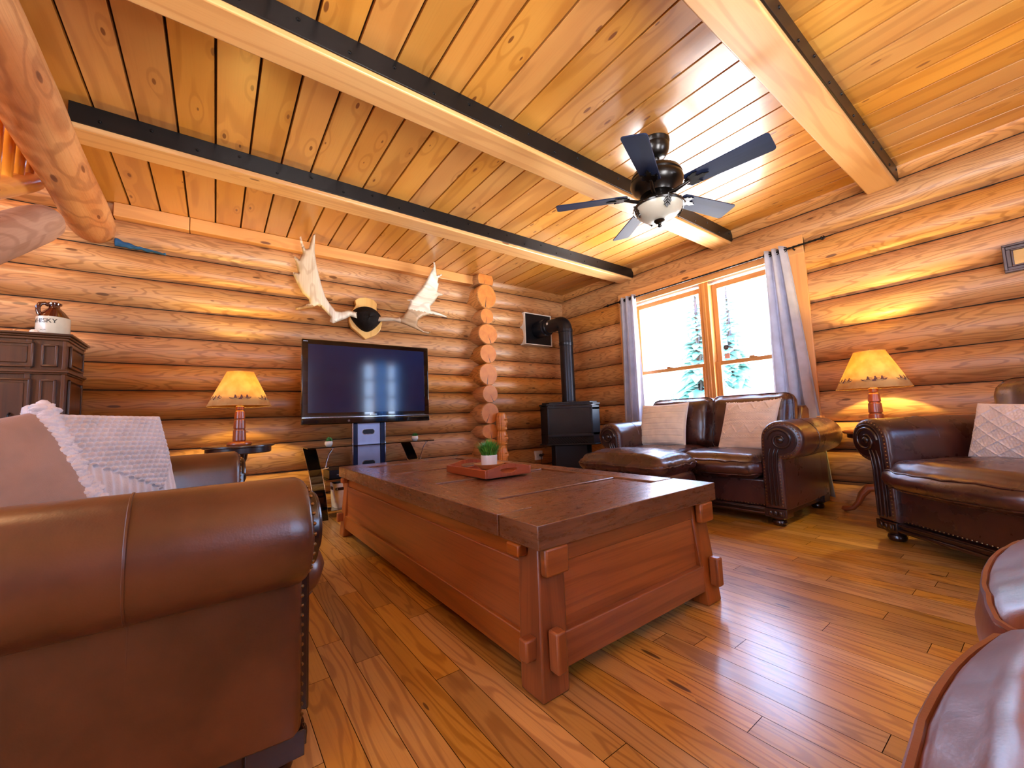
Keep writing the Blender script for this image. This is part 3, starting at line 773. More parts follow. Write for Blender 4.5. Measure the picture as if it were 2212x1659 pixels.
def make_tray():
    t = thing('serving_tray', 'reddish wooden serving tray with cut-out handles on the coffee table', 'tray', (1.247, 1.957, TZ-.0), math.radians(.5)); w, d = .148, .21
    b = MB(); b.box(-w, w, -d, d, 0, .008); b.build('tray_floor', M['traywood'], t, bevel=.002)
    for s in (-1, 1):
        b = MB(); x = sorted((s*w, s*(w-.012))); b.box(x[0], x[1], -d, d, 0, .042); b.build('long_side', M['traywood'], t, bevel=.003)
        n = 24; up = [(-w+.012+(2*w-.024)*i/n, .042+.022*math.sin(PI*i/n)**1.4) for i in range(n+1)]
        lo = [(-w+.012+(2*w-.024)*i/n, 0) for i in range(n+1)]
        # handle cut-out: lower part, upper part and two end pieces around a kidney-shaped slot
        b = MB(); y0, y1 = sorted((s*d, s*(d-.012))); hw = .055
        def ht(x): return .042+.022*math.sin(PI*(x+w-.012)/(2*w-.024))**1.4
        def lo_(x): q = max(0, 1-(x/hw)**2); return .036-.020*q**.5
        def hi_(x): q = max(0, 1-(x/hw)**2); return .036+.012*q**.5-.006*q
        xs = [-w+.012, -.095, -hw]+[-hw+2*hw*i/16 for i in range(1, 16)]+[hw, .095, w-.012]
        for a, c in zip(xs[:-1], xs[1:]):
            ins = a >= -hw-1e-6 and c <= hw+1e-6
            if ins:
                b.prism([(a, 0), (c, 0), (c, lo_(c)), (a, lo_(a))], y0, y1, 'xz', var=.5, grain=0); b.prism([(a, hi_(a)), (c, hi_(c)), (c, ht(c)), (a, ht(a))], y0, y1, 'xz', var=.5, grain=0)
            else: b.prism([(a, 0), (c, 0), (c, ht(c)), (a, ht(a))], y0, y1, 'xz', var=.5, grain=0)
        b.build('handle_side', M['traywood'], t)
make_tray()
t = thing('dish', 'shallow flared light wooden dish in the tray, under the white pot', 'dish', (1.272, 1.972, TZ+.0085))
b = MB(); b.lathe([(.0, 0), (.036, 0), (.060, .018), (.086, .037), (.089, .041), (.084, .040), (.056, .022), (.034, .007), (0, .006)], n=40); b.build('bowl', M['bamboo'], t)
t = thing('potted_plant', 'bright green grassy plant in a white pot on the tray', 'plant', (1.272, 1.972, TZ+.0152))
b = MB(); b.lathe([(0, 0), (.043, 0), (.045, .003), (.0475, .078), (.0465, .082), (.043, .08), (.041, .066), (0, .064)], n=36); b.build('pot', M['ceramic'], t)
b = MB()
for i in range(720):
    a = R_.uniform(0, 2*PI); q = math.sqrt(R_.random()); sp = q*.038; L = R_.uniform(.075, .125)*(1.05-.2*q); le = q*R_.uniform(.15, 1.0)+R_.uniform(0, .12)
    dx, dy = math.cos(a), math.sin(a); p0 = Vector((sp*dx, sp*dy, .062)); tw = R_.uniform(-1, 1); wd = R_.uniform(.0016, .0028)
    sd = Vector((-dy, dx, 0))*wd+Vector((dx, dy, 0))*wd*tw*.4; vs = []
    for k, f_ in enumerate((0, .4, .75, 1)):
        c = p0+Vector((dx, dy, 0))*(L*le*f_**1.7*.75)+Vector((0, 0, 1))*(L*f_*(1-.28*le*f_)); ww = (1, .95, .6, .05)[k]; vs += [c-sd*ww, c+sd*ww]
    b.add(vs, [(0, 1, 3, 2), (2, 3, 5, 4), (4, 5, 7, 6)], mi=R_.random() < .35)
o = b.build('foliage', [M['grass'], M['grasstip']], t); o['kind'] = 'stuff'

# ------------------------------------------------------------ television on its glass stand
t = thing('television', 'large switched-off flat television with a glossy black frame', 'television', (1.135, 3.70, .785))
W2, H = .567, .725
b = MB(); b.box(-W2, W2, 0, .055, 0, H); b.build('frame', M['gloss'], t, bevel=.008)
b = MB(); b.box(-.40, .40, .055, .085, .12, .60); b.build('back_cover', M['steel'], t, bevel=.01)
b = MB(); b.box(-W2+.048, W2-.048, -.0015, .003, .098, H-.042); o = b.build('screen', M['screen'], t, bevel=.001); o['label'] = 'dark blue switched-off screen'
b = MB(); b.box(-W2+.003, W2-.003, -.004, .003, .056, .062); o = b.build('lower_trim', M['chrome'], t); o['label'] = 'thin silver line'
b = MB(); b.box(-W2+.002, W2-.002, -.010, .0, .004, .05); o = b.build('speaker_bar', M['gloss'], t, bevel=.006)
b = MB()
for x0, x1, z0, z1 in ((-.008, .008, .018, .021), (-.008, -.005, .018, .034), (.005, .008, .018, .034), (-.008, .008, .031, .034)): b.box(x0-.195, x1-.195, -.0125, -.009, z0, z1)
o = b.build('badge', M['chrome'], t); o['label'] = 'small square badge'
b = MB(); b.box(-.02, .05, -.002, 0, .076, .079); b.prism([(-.02, .0775), (.0, .084), (.002, .0825), (-.014, .0775), (.002, .0725), (0, .071)], -.002, 0, 'xz'); b.build('logo', M['chrome'], t)  # silver arrow drawn in chrome for a reflection on the lower frame
b = MB()
for i in range(4): b.box(-W2+.012+i*.009, -W2+.018+i*.009, -.002, 0, H-.022, H-.017)
b.build('lettering', M['grey'], t)
t = thing('television_stand', 'black and chrome television stand with smoked glass shelves and curved legs', 'stand', (1.135, 3.80, 0))
b = MB(); b.box(-.095, .11, -.008, .012, .12, 1.25)
o = b.build('column_panel', M['grey'], t, bevel=.003); o['label'] = 'brushed silver panel'
b = MB()
for zc in (.705, .42):
    b.prism(rrect(-.055, .06, zc-.027, zc+.027, .026, 6), -.0085, -.0105, 'xz', mi=1); b.prism(rrect(-.05, .055, zc-.022, zc+.022, .021, 6), -.0105, -.012, 'xz', mi=0)
b.build('cable_slot', [M['stove'], M['chrome']], t)
for s, x0, x1 in ((0, -.135, -.095), (1, .11, .15)):
    b = MB(); b.box(x0, x1, -.015, .03, .0, 1.25); b.build('post', M['bluegrey'], t, bevel=.004)
    b = MB(); e = x0-.008 if s == 0 else x1; b.box(e, e+.008, -.02, .03, .0, 1.25); b.build('post_edge', M['chrome'], t)
b = MB(); b.prism([(-.53, -.16), (.60, -.13), (.66, .16), (-.52, .19)], .588, .597, 'xy'); o = b.build('glass_shelf', M['smoke'], t, bevel=.0015)
for n, z, y0 in (('shelf', .298, -.06), ('shelf', .045, -.09)):
    b = MB(); b.box(-.37, .37, y0, .26, z, z+.014); o = b.build(n, M['gloss'], t, bevel=.002)
    c = MB(); c.box(-.37, .37, y0-.006, y0, z-.004, z+.012); c.build('chrome_edge', M['chrome'], o)
for s in (-1, 1):
    b = MB(); x0 = -.468 if s < 0 else .40; wd = .098; vs = []; fs = []; n = 18
    for i in range(n+1):
        q = i/n; z = .588*q; y = -.155+.26*max(0, (q-.12)/.88)**2.3; dx = -.055*q
        th = .012; vs += [(x0+dx, y, z), (x0+dx+wd, y, z), (x0+dx+wd, y+th, z), (x0+dx, y+th, z)]
    for i in range(n):
        for k in range(4): fs.append((i*4+k, i*4+(k+1) % 4, i*4+4+(k+1) % 4, i*4+4+k))
    fs += [(3, 2, 1, 0), (n*4, n*4+1, n*4+2, n*4+3)]
    b.add(vs, fs); o = b.build('curved_leg', M['gloss'], t)
    b = MB()
    for e in (0, wd): b.tube([(p[0]+(0 if e == 0 else wd), p[1], p[2]) for p in [vs[i*4] for i in range(n+1)]], .003, 5)
    b.build('chrome_edge', M['chrome'], o)
    b = MB(); xc = x0+.13; b.tube([(xc-.03, -.02, .41), (xc-.025, -.03, .46), (xc-.005, -.04, .53), (xc+.02, -.05, .57), (xc+.02, -.05, .588)], .006, 8); b.lathe([(.016, 0), (.016, .008)], (xc+.02, -.05, .578), 12); b.tube([(xc-.055, -.03, .405), (xc-.005, -.03, .412)], .006, 8); b.build('shelf_bracket', M['chrome'], t)
b = MB(); b.box(-.14, .16, -.04, .2, .003, .03); b.build('foot_plate', M['stove'], t, bevel=.004)
t = thing('media_player', 'black electronics box on the middle shelf of the television stand', 'electronics', (.90, 3.90, .3125))
b = MB(); b.box(-.10, .20, -.12, .13, 0, .075); b.build('housing', M['stove'], t, bevel=.004); b = MB(); b.box(-.04, .03, -.123, -.12, .03, .036); b.build('display', M['grey'], t)
def make_basket():
    t = thing('basket', 'soft white storage basket with dark handle tabs on the low stand shelf', 'basket', (.955, 3.86, .06))
    b = MB(); pr = rrect(-.115, .115, -.10, .10, .04, 5); n = len(pr); vs = []; fs = []
    lv = [(0, .93, 0), (.06, .97, .004), (.13, 1.0, .006), (.205, 1.03, .004), (.212, 1.02, 0), (.20, .97, 0), (.03, .9, 0)]
    for z, s, w in lv:
        for k, (x, y) in enumerate(pr): vs.append((x*s+w*nz(x*14, z*12), y*s+w*nz(y*14, z*12, 3), z+.004*nz(x*9, y*9)*(z > .1)))
    for j in range(len(lv)-1):
        for k in range(n): fs.append((j*n+k, j*n+(k+1) % n, (j+1)*n+(k+1) % n, (j+1)*n+k))
    fs += [tuple(range(n))[::-1], tuple((len(lv)-1)*n+k for k in range(n))]
    b.add(vs, fs); b.build('body', M['canvas'], t, angle=70)
    for s in (-1, 1):
        b = MB(); x = s*.118; b.prism(rrect(-.035, .03, .155, .18, .006, 3), x-.004, x+.006, 'yz'); b.prism(rrect(s*.075-.038, s*.075+.038, .155, .178, .006, 3), -.108, -.102, 'xz'); b.ball((s*.075+s*.025, -.109, .166), .005, 8, 5, mi=1)
        b.build('handle_tab', [M['darkwood'], M['chrome']], t)
make_basket()
def succulent(name, label, loc, kind):
    t = thing(name, label, 'plant', loc, 0, 'small succulents on the glass shelf')
    b = MB(); b.lathe([(0, 0), (.020, 0), (.030, .010), (.033, .024), (.031, .040), (.028, .043), (.026, .038), (0, .036)], n=28); b.build('pot', M['ceramic'], t)
    b = MB()
    if kind == 0:
        for i in range(30): a = R_.uniform(0, 6.3); q = math.sqrt(R_.random())*.022; b.ball((q*math.cos(a), q*math.sin(a), .046+.022*(1-(q/.024)**2)+R_.uniform(-.004, .006)), (.008, .008, .010), 8, 6)
    else:
        for i in range(26):
            a = i*2.4; el = .25+1.1*(i/26); L = .036; d = Vector((math.cos(a)*math.cos(el), math.sin(a)*math.cos(el), math.sin(el))); p = Vector((0, 0, .040))
            b.tube([p, p+d*L*.5, p+d*L], [.004, .0045, .0006], 6)
    b.build('leaves', M['succ'], t)
succulent('succulent', 'tiny round-leaved succulent in a white pot at the glass shelf end towards the lamp', (.79, 3.76, .5975), 0)
succulent('succulent', 'tiny spiky succulent in a white pot at the glass shelf end towards the log ends', (1.59, 3.80, .5975), 1)
b = MB(); b.tube([(1.10, 3.77, .36), (1.16, 3.75, .395), (1.24, 3.76, .40), (1.33, 3.80, .385), (1.38, 3.86, .35), (1.40, 3.92, .315)], .006, 8); tag(b.build('cable', M['white']), 'white cable looping beside the television stand column', 'cable')

# ------------------------------------------------------------ antlers on their plaque
AL = [(1.109, 1.881), (1.02, 1.883), (0.943, 1.852), (0.887, 1.849), (0.84, 1.901), (0.799, 1.96), (0.772, 2.041), (0.74, 2.156), (0.718, 2.252), (0.7, 2.379), (0.705, 2.53), (0.690, 2.528), (0.666, 2.447), (0.653, 2.387), (0.629, 2.378), (0.607, 2.423), (0.59, 2.491), (0.58, 2.476), (0.597, 2.381), (0.608, 2.341), (0.581, 2.279), (0.546, 2.303), (0.54, 2.29), (0.561, 2.23), (0.573, 2.157), (0.537, 2.159), (0.536, 2.138), (0.57, 2.054), (0.61, 1.975), (0.663, 1.927), (0.666, 1.891), (0.558, 1.84), (0.562, 1.821), (0.684, 1.849), (0.732, 1.878), (0.772, 1.858), (0.813, 1.817), (0.848, 1.779), (0.839, 1.74), (0.868, 1.723), (0.929, 1.758), (0.996, 1.796), (1.039, 1.827), (1.108, 1.821)]
AR = [(1.304, 1.86), (1.39, 1.871), (1.477, 1.86), (1.539, 1.873), (1.58, 1.932), (1.622, 2.039), (1.582, 2.047), (1.641, 2.068), (1.683, 2.123), (1.738, 2.187), (1.8, 2.282), (1.865, 2.402), (1.902, 2.473), (1.894, 2.52), (1.913, 2.528), (1.935, 2.467), (1.947, 2.389), (2.032, 2.432), (2.035, 2.42), (1.976, 2.37), (1.965, 2.32), (1.984, 2.311), (1.962, 2.214), (2.05, 2.21), (2.049, 2.194), (1.971, 2.165), (1.921, 2.088), (1.857, 2.026), (1.871, 1.985), (1.969, 1.988), (2.128, 1.978), (2.125, 1.963), (2.007, 1.95), (1.88, 1.941), (1.774, 1.903), (1.71, 1.851), (1.701, 1.796), (1.777, 1.747), (1.873, 1.752), (1.837, 1.718), (1.753, 1.728), (1.635, 1.769), (1.544, 1.797), (1.466, 1.821), (1.309, 1.813)]
PL = [(1.111, 2.026), (1.152, 2.057), (1.221, 2.072), (1.297, 2.059), (1.335, 2.019), (1.329, 1.979), (1.334, 1.929), (1.383, 1.873), (1.386, 1.817), (1.365, 1.741), (1.321, 1.687), (1.213, 1.633), (1.15, 1.687), (1.079, 1.745), (1.054, 1.807), (1.059, 1.861), (1.095, 1.931), (1.123, 1.978)]
AX, AY, AZ = 1.22, 4.165, 1.85
t = thing('antler_trophy', 'pair of pale moose antlers on a dark skull patch and shield plaque above the television', 'antlers', (AX, AY, AZ))
b = MB(); b.prism([(x-AX, z-AZ) for x, z in PL], -.045, .006, 'xz'); b.build('plaque', M['plaque'], t, bevel=.006, seg=3)
b = MB(); b.grid(lambda u, v: (lambda a, c: ((.155-.02*max(0, -math.sin(a)))*math.cos(a)*math.sin(c)*(1-.28*max(0, -math.sin(a))), -.045-.115*math.cos(c)+.01*nz(a, c*3), (.125 if math.sin(a) > 0 else .135)*math.sin(a)*math.sin(c)-.005))(2*PI*u, PI/2*v), 36, 14, cu=True, flip=True)
b.build('skull_patch', M['fur'], t)
def antler(P, sgn):
    # bend the outline: the beam comes out of the skull, the palm cups forward
    def yy(x, z):
        d = abs(x-AX); return -.115-.10*min(1, d/.35)-.05*max(0, z-AZ)/.6+.16*((d-.42)/.35)**2*(.2 if d < .42 else .5)
    bm = bmesh.new(); n = len(P)
    vv = [bm.verts.new((x-AX, 0, z-AZ)) for x, z in P]
    ed = [bm.edges.new((vv[i], vv[(i+1) % n])) for i in range(n)]
    bmesh.ops.subdivide_edges(bm, edges=list(bm.edges), cuts=1, smooth=.35)
    bmesh.ops.triangle_fill(bm, edges=list(bm.edges), use_beauty=True)
    for _ in range(3):
        long = [e for e in bm.edges if e.calc_length() > .03]
        if long: bmesh.ops.subdivide_edges(bm, edges=long, cuts=1, use_grid_fill=True)
    bmesh.ops.triangulate(bm, faces=list(bm.faces))
    bnd = [e for e in bm.edges if len(e.link_faces) == 1]
    def dist(p):
        best = 9
        for e in bnd:
            a, c = e.verts[0].co, e.verts[1].co; ab = c-a; k = max(0, min(1, (p-a).dot(ab)/max(1e-9, ab.length_squared))); best = min(best, (p-a-ab*k).length)
        return best
    bm.verts.ensure_lookup_table(); bm.verts.index_update(); V = [v.co.copy() for v in bm.verts]; isb = [v.is_boundary for v in bm.verts]
    F = [[v.index for v in f_.verts] for f_ in bm.faces]; D = [0 if isb[i] else dist(V[i]) for i in range(len(V))]; bm.free()
    def thick(i): d = D[i]; base = 1-min(1, max(0, (abs(V[i].x)-.10)/.25)); return min(.011+.018*base, .85*d)*(1-.25*min(1, max(0, d-.04)/.06))
    m = MB(); vs = []; nv = len(V)
    for s in (-1, 1):
        for i in range(nv):
            p = V[i]; y = yy(p.x+AX, p.z+AZ)+s*thick(i)+.004*nz(p.x*14, p.z*14); vs.append((p.x, y, p.z))
    fs = []
    for q in F:
        a, c, d = (Vector(V[k]) for k in q); fl = ((c-a).cross(d-a)).y > 0
        q1 = q[::-1] if fl else q
        fs.append(q1); fs.append([k+nv for k in q1[::-1]])
    m.add(vs, fs)
    bmx = bmesh.new()
    o = m.build('antler', [M['antler'], M['antler_tip']], t, angle=80)
    bmx.from_mesh(o.data); bmesh.ops.remove_doubles(bmx, verts=bmx.verts, dist=.0004); bmesh.ops.recalc_face_normals(bmx, faces=bmx.faces)
    for f_ in bmx.faces:
        c = f_.calc_center_median()
        if sgn > 0 and (c.z < .10 and c.x > .3): f_.material_index = 1
        if sgn < 0 and c.z < .02 and c.x < -.45: f_.material_index = 1
        f_.smooth = True
    bmx.to_mesh(o.data); bmx.free()
    return o
antler(AL, -1); antler(AR, 1)
# ------------------------------------------------------------ corner stove with its pipe
t = thing('gas_stove', 'black corner stove with angled sides and a glass door on a pedestal', 'stove', (3.50, 3.57, 0), math.radians(-45))
def octo(w, c, d0, d1): return [(-w+c, d0), (w-c, d0), (w, d0+c), (w, d1-.08), (w-.08, d1), (-w+.08, d1), (-w, d1-.08), (-w, d0+c)]
Wd = .345
b = MB(); b.prism(octo(Wd, .085, -.27, .22), .46, .90, 'xy'); b.build('firebox', M['stove'], t, bevel=.004)
b = MB(); b.prism(octo(Wd+.012, .09, -.285, .225), .905, .925, 'xy'); b.prism(octo(Wd-.02, .09, -.25, .20), .925, .945, 'xy'); b.prism(octo(Wd-.012, .085, -.26, .21), .898, .906, 'xy', mi=1); b.build('top_plate', [M['stove'], M['chrome']], t, bevel=.006)
b = MB(); b.prism(octo(Wd+.02, .09, -.29, .225), .445, .460, 'xy'); b.build('base_plate', M['stove'], t, bevel=.004)
fw = Wd-.085
b = MB()
for x0, x1, z0, z1 in ((-fw, fw, .87, .895), (-fw, fw, .545, .572), (-fw, -fw+.022, .572, .87), (fw-.022, fw, .572, .87)): b.box(x0, x1, -.292, -.268, z0, z1)
o = b.build('door_frame', M['stove'], t, bevel=.004)
b = MB(); b.box(-fw+.02, fw-.02, -.278, -.268, .570, .872); g = b.build('door_glass', plain('stove_glass', '#0a0a0b', .22, 0, mott=.3), o); g['label'] = 'dark glass pane'
b = MB(); b.box(-fw, fw, -.275, -.268, .462, .54)
for i in range(-1, 14):
    x = -fw+.03*i+.015*0; z0, z1 = .466, .536
    for sg in (1, -1):
        xa, xb = (x, x+.07) if sg > 0 else (x+.07, x)
        xa, xb = max(-fw, min(fw, xa)), max(-fw, min(fw, xb))
        if abs(xb-xa) > .05: b.tube([(xa, -.279, z0), (xb, -.279, z1)], .0024, 5, mi=1)
b.build('vent_lattice', [M['void'], M['stove']], t)
b = MB()
for s in (-1, 1):
    for q in (0, 1):
        d = Vector((s*.7071, .7071, 0)); p = Vector((s*fw, -.272, 0))
        for w0, w1, z0, z1 in ((.008, .112, .85, .872), (.008, .112, .56, .58)):
            a, c = p+d*w0, p+d*w1; n_ = Vector((s*.006, -.006, 0))
            b.add([a+n_+Vector((0, 0, z0)), c+n_+Vector((0, 0, z0)), c+n_+Vector((0, 0, z1)), a+n_+Vector((0, 0, z1)), a+Vector((0, 0, z0)), c+Vector((0, 0, z0)), c+Vector((0, 0, z1)), a+Vector((0, 0, z1))], [(0, 1, 2, 3), (0, 4, 5, 1), (3, 2, 6, 7)], smooth=False)
b.build('side_trim', M['stove'], t)
b = MB(); b.prism(octo(.235, .05, -.20, .16), .03, .446, 'xy'); b.build('pedestal', M['stove'], t, bevel=.005)
b = MB(); b.prism(octo(.27, .06, -.25, .19), 0, .03, 'xy'); b.build('foot_plate', M['stove'], t, bevel=.004)
t = thing('stove_pipe', 'black stove pipe rising from the stove and bending into the log wall', 'pipe', (3.545, 3.62, 0))
R0 = .085
b = MB(); b.lathe([(R0+.006, .944), (R0+.006, .96), (R0, .965), (R0, 1.68)], n=36); b.build('lower_pipe', M['pipe'], t)
b = MB(); b.lathe([(R0+.004, 1.66), (R0+.006, 1.665), (R0+.006, 1.70), (R0+.002, 1.705), (R0+.002, 1.83), (R0+.006, 1.835), (R0+.006, 1.865)], n=36); b.build('upper_pipe', M['pipe'], t)
b = MB(); zc = 1.865; rc = .102; P = [(0, rc-rc*math.cos(math.radians(q)), zc+rc*math.sin(math.radians(q))) for q in range(0, 91, 10)]
b.tube(P, R0, 32, cap=False)
for q in (0, 45, 90): a = math.radians(q); b.tube([(0, rc-rc*math.cos(a)-.004*math.sin(a), zc+rc*math.sin(a)-.004*math.cos(a)), (0, rc-rc*math.cos(a)+.004*math.sin(a), zc+rc*math.sin(a)+.004*math.cos(a))], R0+.003, 32, cap=False)
b.build('elbow', M['pipe'], t)
b = MB(); b.lathe([(R0, .098), (R0, .30), (R0+.012, .305), (R0+.012, .34), (R0+.03, .345), (R0+.03, .52)], (0, 0, zc+rc), 36, ax='y'); b.build('horizontal_pipe', M['pipe'], t)
b = MB(); b.box(-R0-.002, -R0+.004, .235, .262, zc+rc+.005, zc+rc+.035); o = b.build('sticker', M['white'], t); o['label'] = 'small white sticker'
t = thing('wall_thimble', 'square black vent plate with pale rim where the stove pipe meets the logs', 'vent', (3.548, 4.15, 1.975))
b = MB(); b.box(-.225, .225, 0, .12, -.205, .205); b.build('plate', M['stove'], t, bevel=.004)
b = MB()
for x0, x1, z0, z1 in ((-.238, .238, .205, .218), (-.238, .238, -.218, -.205), (-.238, -.225, -.205, .205), (.225, .238, -.205, .205)): b.box(x0, x1, -.006, .12, z0, z1)
o = b.build('rim', M['white'], t); o['label'] = 'pale thin rim'

# ------------------------------------------------------------ window in the right wall
Y0, Y1, Z0, Z1 = 1.335, 3.015, .70, 2.125
w1 = bpy.data.objects.new('window_1', None); COL.objects.link(w1); w1['kind'] = 'structure'
def wbox(n, boxes, mat='trim', bev=.004, par=None):
    b = MB()
    for q in boxes: b.box(*q)
    o = b.build(n, M[mat], par or w1, bevel=bev); return o
wbox('casing', [(4.045, 4.072, 1.185, 1.345, .55, 2.245)]); wbox('casing', [(4.045, 4.072, 3.005, 3.165, .55, 2.245)])
wbox('header', [(4.040, 4.070, 1.185, 3.165, 2.105, 2.262)])
wbox('jamb', [(4.06, 4.30, 1.31, 1.338, .66, 2.15), (4.06, 4.30, 3.012, 3.04, .66, 2.15), (4.06, 4.30, 1.31, 3.04, 2.12, 2.2), (4.06, 4.30, 1.31, 3.04, .64, .70)])
wbox('sill', [(4.0, 4.12, 1.17, 3.18, .665, .70)])
wbox('mullion', [(4.09, 4.20, 2.058, 2.155, .70, 2.125)]); wbox('mullion_strip', [(4.075, 4.092, 2.09, 2.12, .70, 2.125)])
wbox('screen_track', [(4.10, 4.13, Y0, 2.06, 2.095, 2.122), (4.10, 4.13, 2.152, Y1, 2.095, 2.122)], 'grey', .002)
for a, c in ((Y0+.004, 2.058), (2.155, Y1-.004)):
    for z0, z1, x in ((1.235, 2.095, 4.17), (.70, 1.275, 4.135)):
        s_ = wbox('sash', [(x, x+.035, a, a+.05, z0, z1), (x, x+.035, c-.05, c, z0, z1), (x, x+.035, a+.05, c-.05, z1-(.055 if z1 > 2 else .04), z1), (x, x+.035, a+.05, c-.05, z0, z0+(.04 if z0 > 1 else .07))])
        b = MB(); b.box(x+.014, x+.020, a+.045, c-.045, z0+.03, z1-.035); b.build('glass_pane', M['glass'], s_)
    b = MB(); yc = (a+c)/2; b.box(4.128, 4.15, yc-.035, yc+.035, 1.275, 1.283); b.box(4.126, 4.14, yc-.012, yc+.03, 1.283, 1.292); b.build('latch', M['trim'], w1, bevel=.002)
t = thing('window_sticker', 'round black sticker on the upper pane of the window', 'sticker', (4.182, 1.965, 1.415))
b = MB(); b.lathe([(0, 0), (.026, 0), (.026, .002), (0, .002)], n=28, ax='x'); b.build('disc', M['ink'], t)
b = MB()
for i in range(3): b.box(-.0015, .001, -.016+.002*i, .016-.003*i, -.008+.007*i, -.005+.007*i)
b.build('lettering', M['grey'], t)
b = MB(); b.box(4.181, 4.183, 1.935, 1.985, 1.30, 1.35); tag(b.build('paper_label', plain('pale_red_paper', '#e0a79c', .6)), 'small pale reddish square label below the round window sticker', 'sticker')
# curtain rod and two curtains
t = thing('curtain_rod', 'twisted black iron curtain rod above the window', 'curtain rod', (3.985, 0, 2.155))
b = MB(); n = 200; P = []
b.tube([(0, 1.06, 0), (0, 3.26, 0)], .008, 10)
for s in (0, PI): b.tube([(.005*math.cos(i*.9+s), 1.06+2.2*i/n, .005*math.sin(i*.9+s)) for i in range(n+1)], .005, 6)
b.build('rod', M['iron'], t)
for e, s in ((1.06, -1), (3.26, 1)):
    b = MB(); b.tube([(0, e, 0), (0, e+s*.10, 0)], [.009, .003], 8); b.ball((0, e+s*.02, 0), (.014, .01, .014), 10, 8); b.tube([(0, e+s*.03+s*.012*math.sin(q*.5), .014*math.cos(q*.5)) for q in range(13)], .004, 6); b.build('finial', M['iron'], t)
for y in (1.25, 3.12):
    b = MB(); b.tube([(0, y, 0), (.04, y, -.01), (.09, y, -.01)], .007, 8); b.box(.06, .075, y-.015, y+.015, -.05, .03); b.build('bracket', M['iron'], t)
def curtain(label, yt0, yt1, yb0, yb1, folds, zb, ph):
    t = thing('curtain', label, 'curtain', (3.985, 0, 0), 0)
    b = MB(); zt = 2.19
    def pt(u, v):
        z = zt+(zb-zt)*v; k = v**.9
        y = (yt0+(yt1-yt0)*u)*(1-k)+(yb0+(yb1-yb0)*u)*k
        am = .030+.012*v
        uu = u+.025*math.sin(v*3+ph); x = am*math.sin(2*PI*folds*uu+ph)+.012*nz(u*5+ph, v*2.2)+.006*nz(u*14, v*4, ph)
        x = max(-.075, min(.052, x)) if z > .64 else x
        return (x, y+.010*math.sin(2*PI*folds*2*uu)*(.5+.5*v), z)
    b.grid(pt, 120, 60); o = b.build('panel', M['curtain'], t, angle=180)
    s = o.modifiers.new('cloth', 'SOLIDIFY'); s.thickness = .004; s.offset = 0
    for i in range(int(folds*2)):
        u = (i+.5)/(folds*2); p = pt(u, .018)
        g = MB(); g.tube([(p[0]*.0, p[1]+.020*math.cos(q*PI/10), 2.155+.020*math.sin(q*PI/10)) for q in range(20)], .004, 6, closed=True); g.build('grommet', M['iron'], t)
curtain('grey curtain by the table lamp, spreading wider towards the floor', 1.30, 1.475, 1.135, 1.50, 3, .05, .6)
curtain('straight grey curtain hanging on the stove side of the window', 2.875, 3.105, 2.86, 3.14, 3, .05, 2.2)
# outside: conifers and a rounded cover, seen through the panes
def conifer(x, y, z0, h, r, label, seed):
    t = thing('conifer', label, 'tree', (x, y, z0)); b = MB(); b.lathe([(.03*h, 0), (.012*h, h*.7), (.002, h)], n=10); b.build('trunk', M['darkwood'], t)
    b = MB(); rr = random.Random(seed)
    for i in range(44):
        f = i/44; z = h*(.10+.88*f); R = r*(1-f)**.85+.05; m = 11 if f < .7 else 7
        for k in range(m):
            a = rr.uniform(0, 6.3); L = R*rr.uniform(.75, 1.1); d = Vector((math.cos(a), math.sin(a), 0)); s = Vector((-d.y, d.x, 0))*L*.22
            p = Vector((0, 0, z)); q = p+d*L*.55+Vector((0, 0, -.06*L)); e = p+d*L+Vector((0, 0, -.32*L+rr.uniform(-.1, .1)*L)); up = Vector((0, 0, .09*L))
            b.add([p, q+s, e, q-s, q+up, q-up*.6], [(0, 1, 4), (1, 2, 4), (2, 3, 4), (3, 0, 4), (1, 0, 5), (2, 1, 5), (3, 2, 5), (0, 3, 5)])
    b.build('foliage', M['fir'], t, angle=180)['kind'] = 'stuff'
M['fir'] = plain('fir_green', '#5b9792', .8, mott=.3, ms=2)
conifer(13, 7.0, -1.5, 7.0, 1.6, 'tall pale conifer outside, seen high in the window pane beside the stove curtain', 3)
conifer(10.5, 6.5, -1.6, 3.0, .95, 'small conifer outside, seen low in the window pane beside the stove curtain', 5)
conifer(15, 6.9, -1.5, 7.2, 1.6, 'tall conifer outside, seen just above the latch beside the round sticker', 8)
b = MB()
def cov(u, v):
    a, c = 2*u-1, 2*v-1; h = max(0, (1-abs(a)**4))**.5*max(0, (1-abs(c)**3))**.5
    return (9.0+.7*c, 3.75+1.75*a, -.2+1.42*h)
b.grid(cov, 40, 24); tag(b.build('garden_cover', plain('faded_brown_cover', '#a5705f', .6)), 'low rounded faded brown cover standing outside below the window', 'cover')

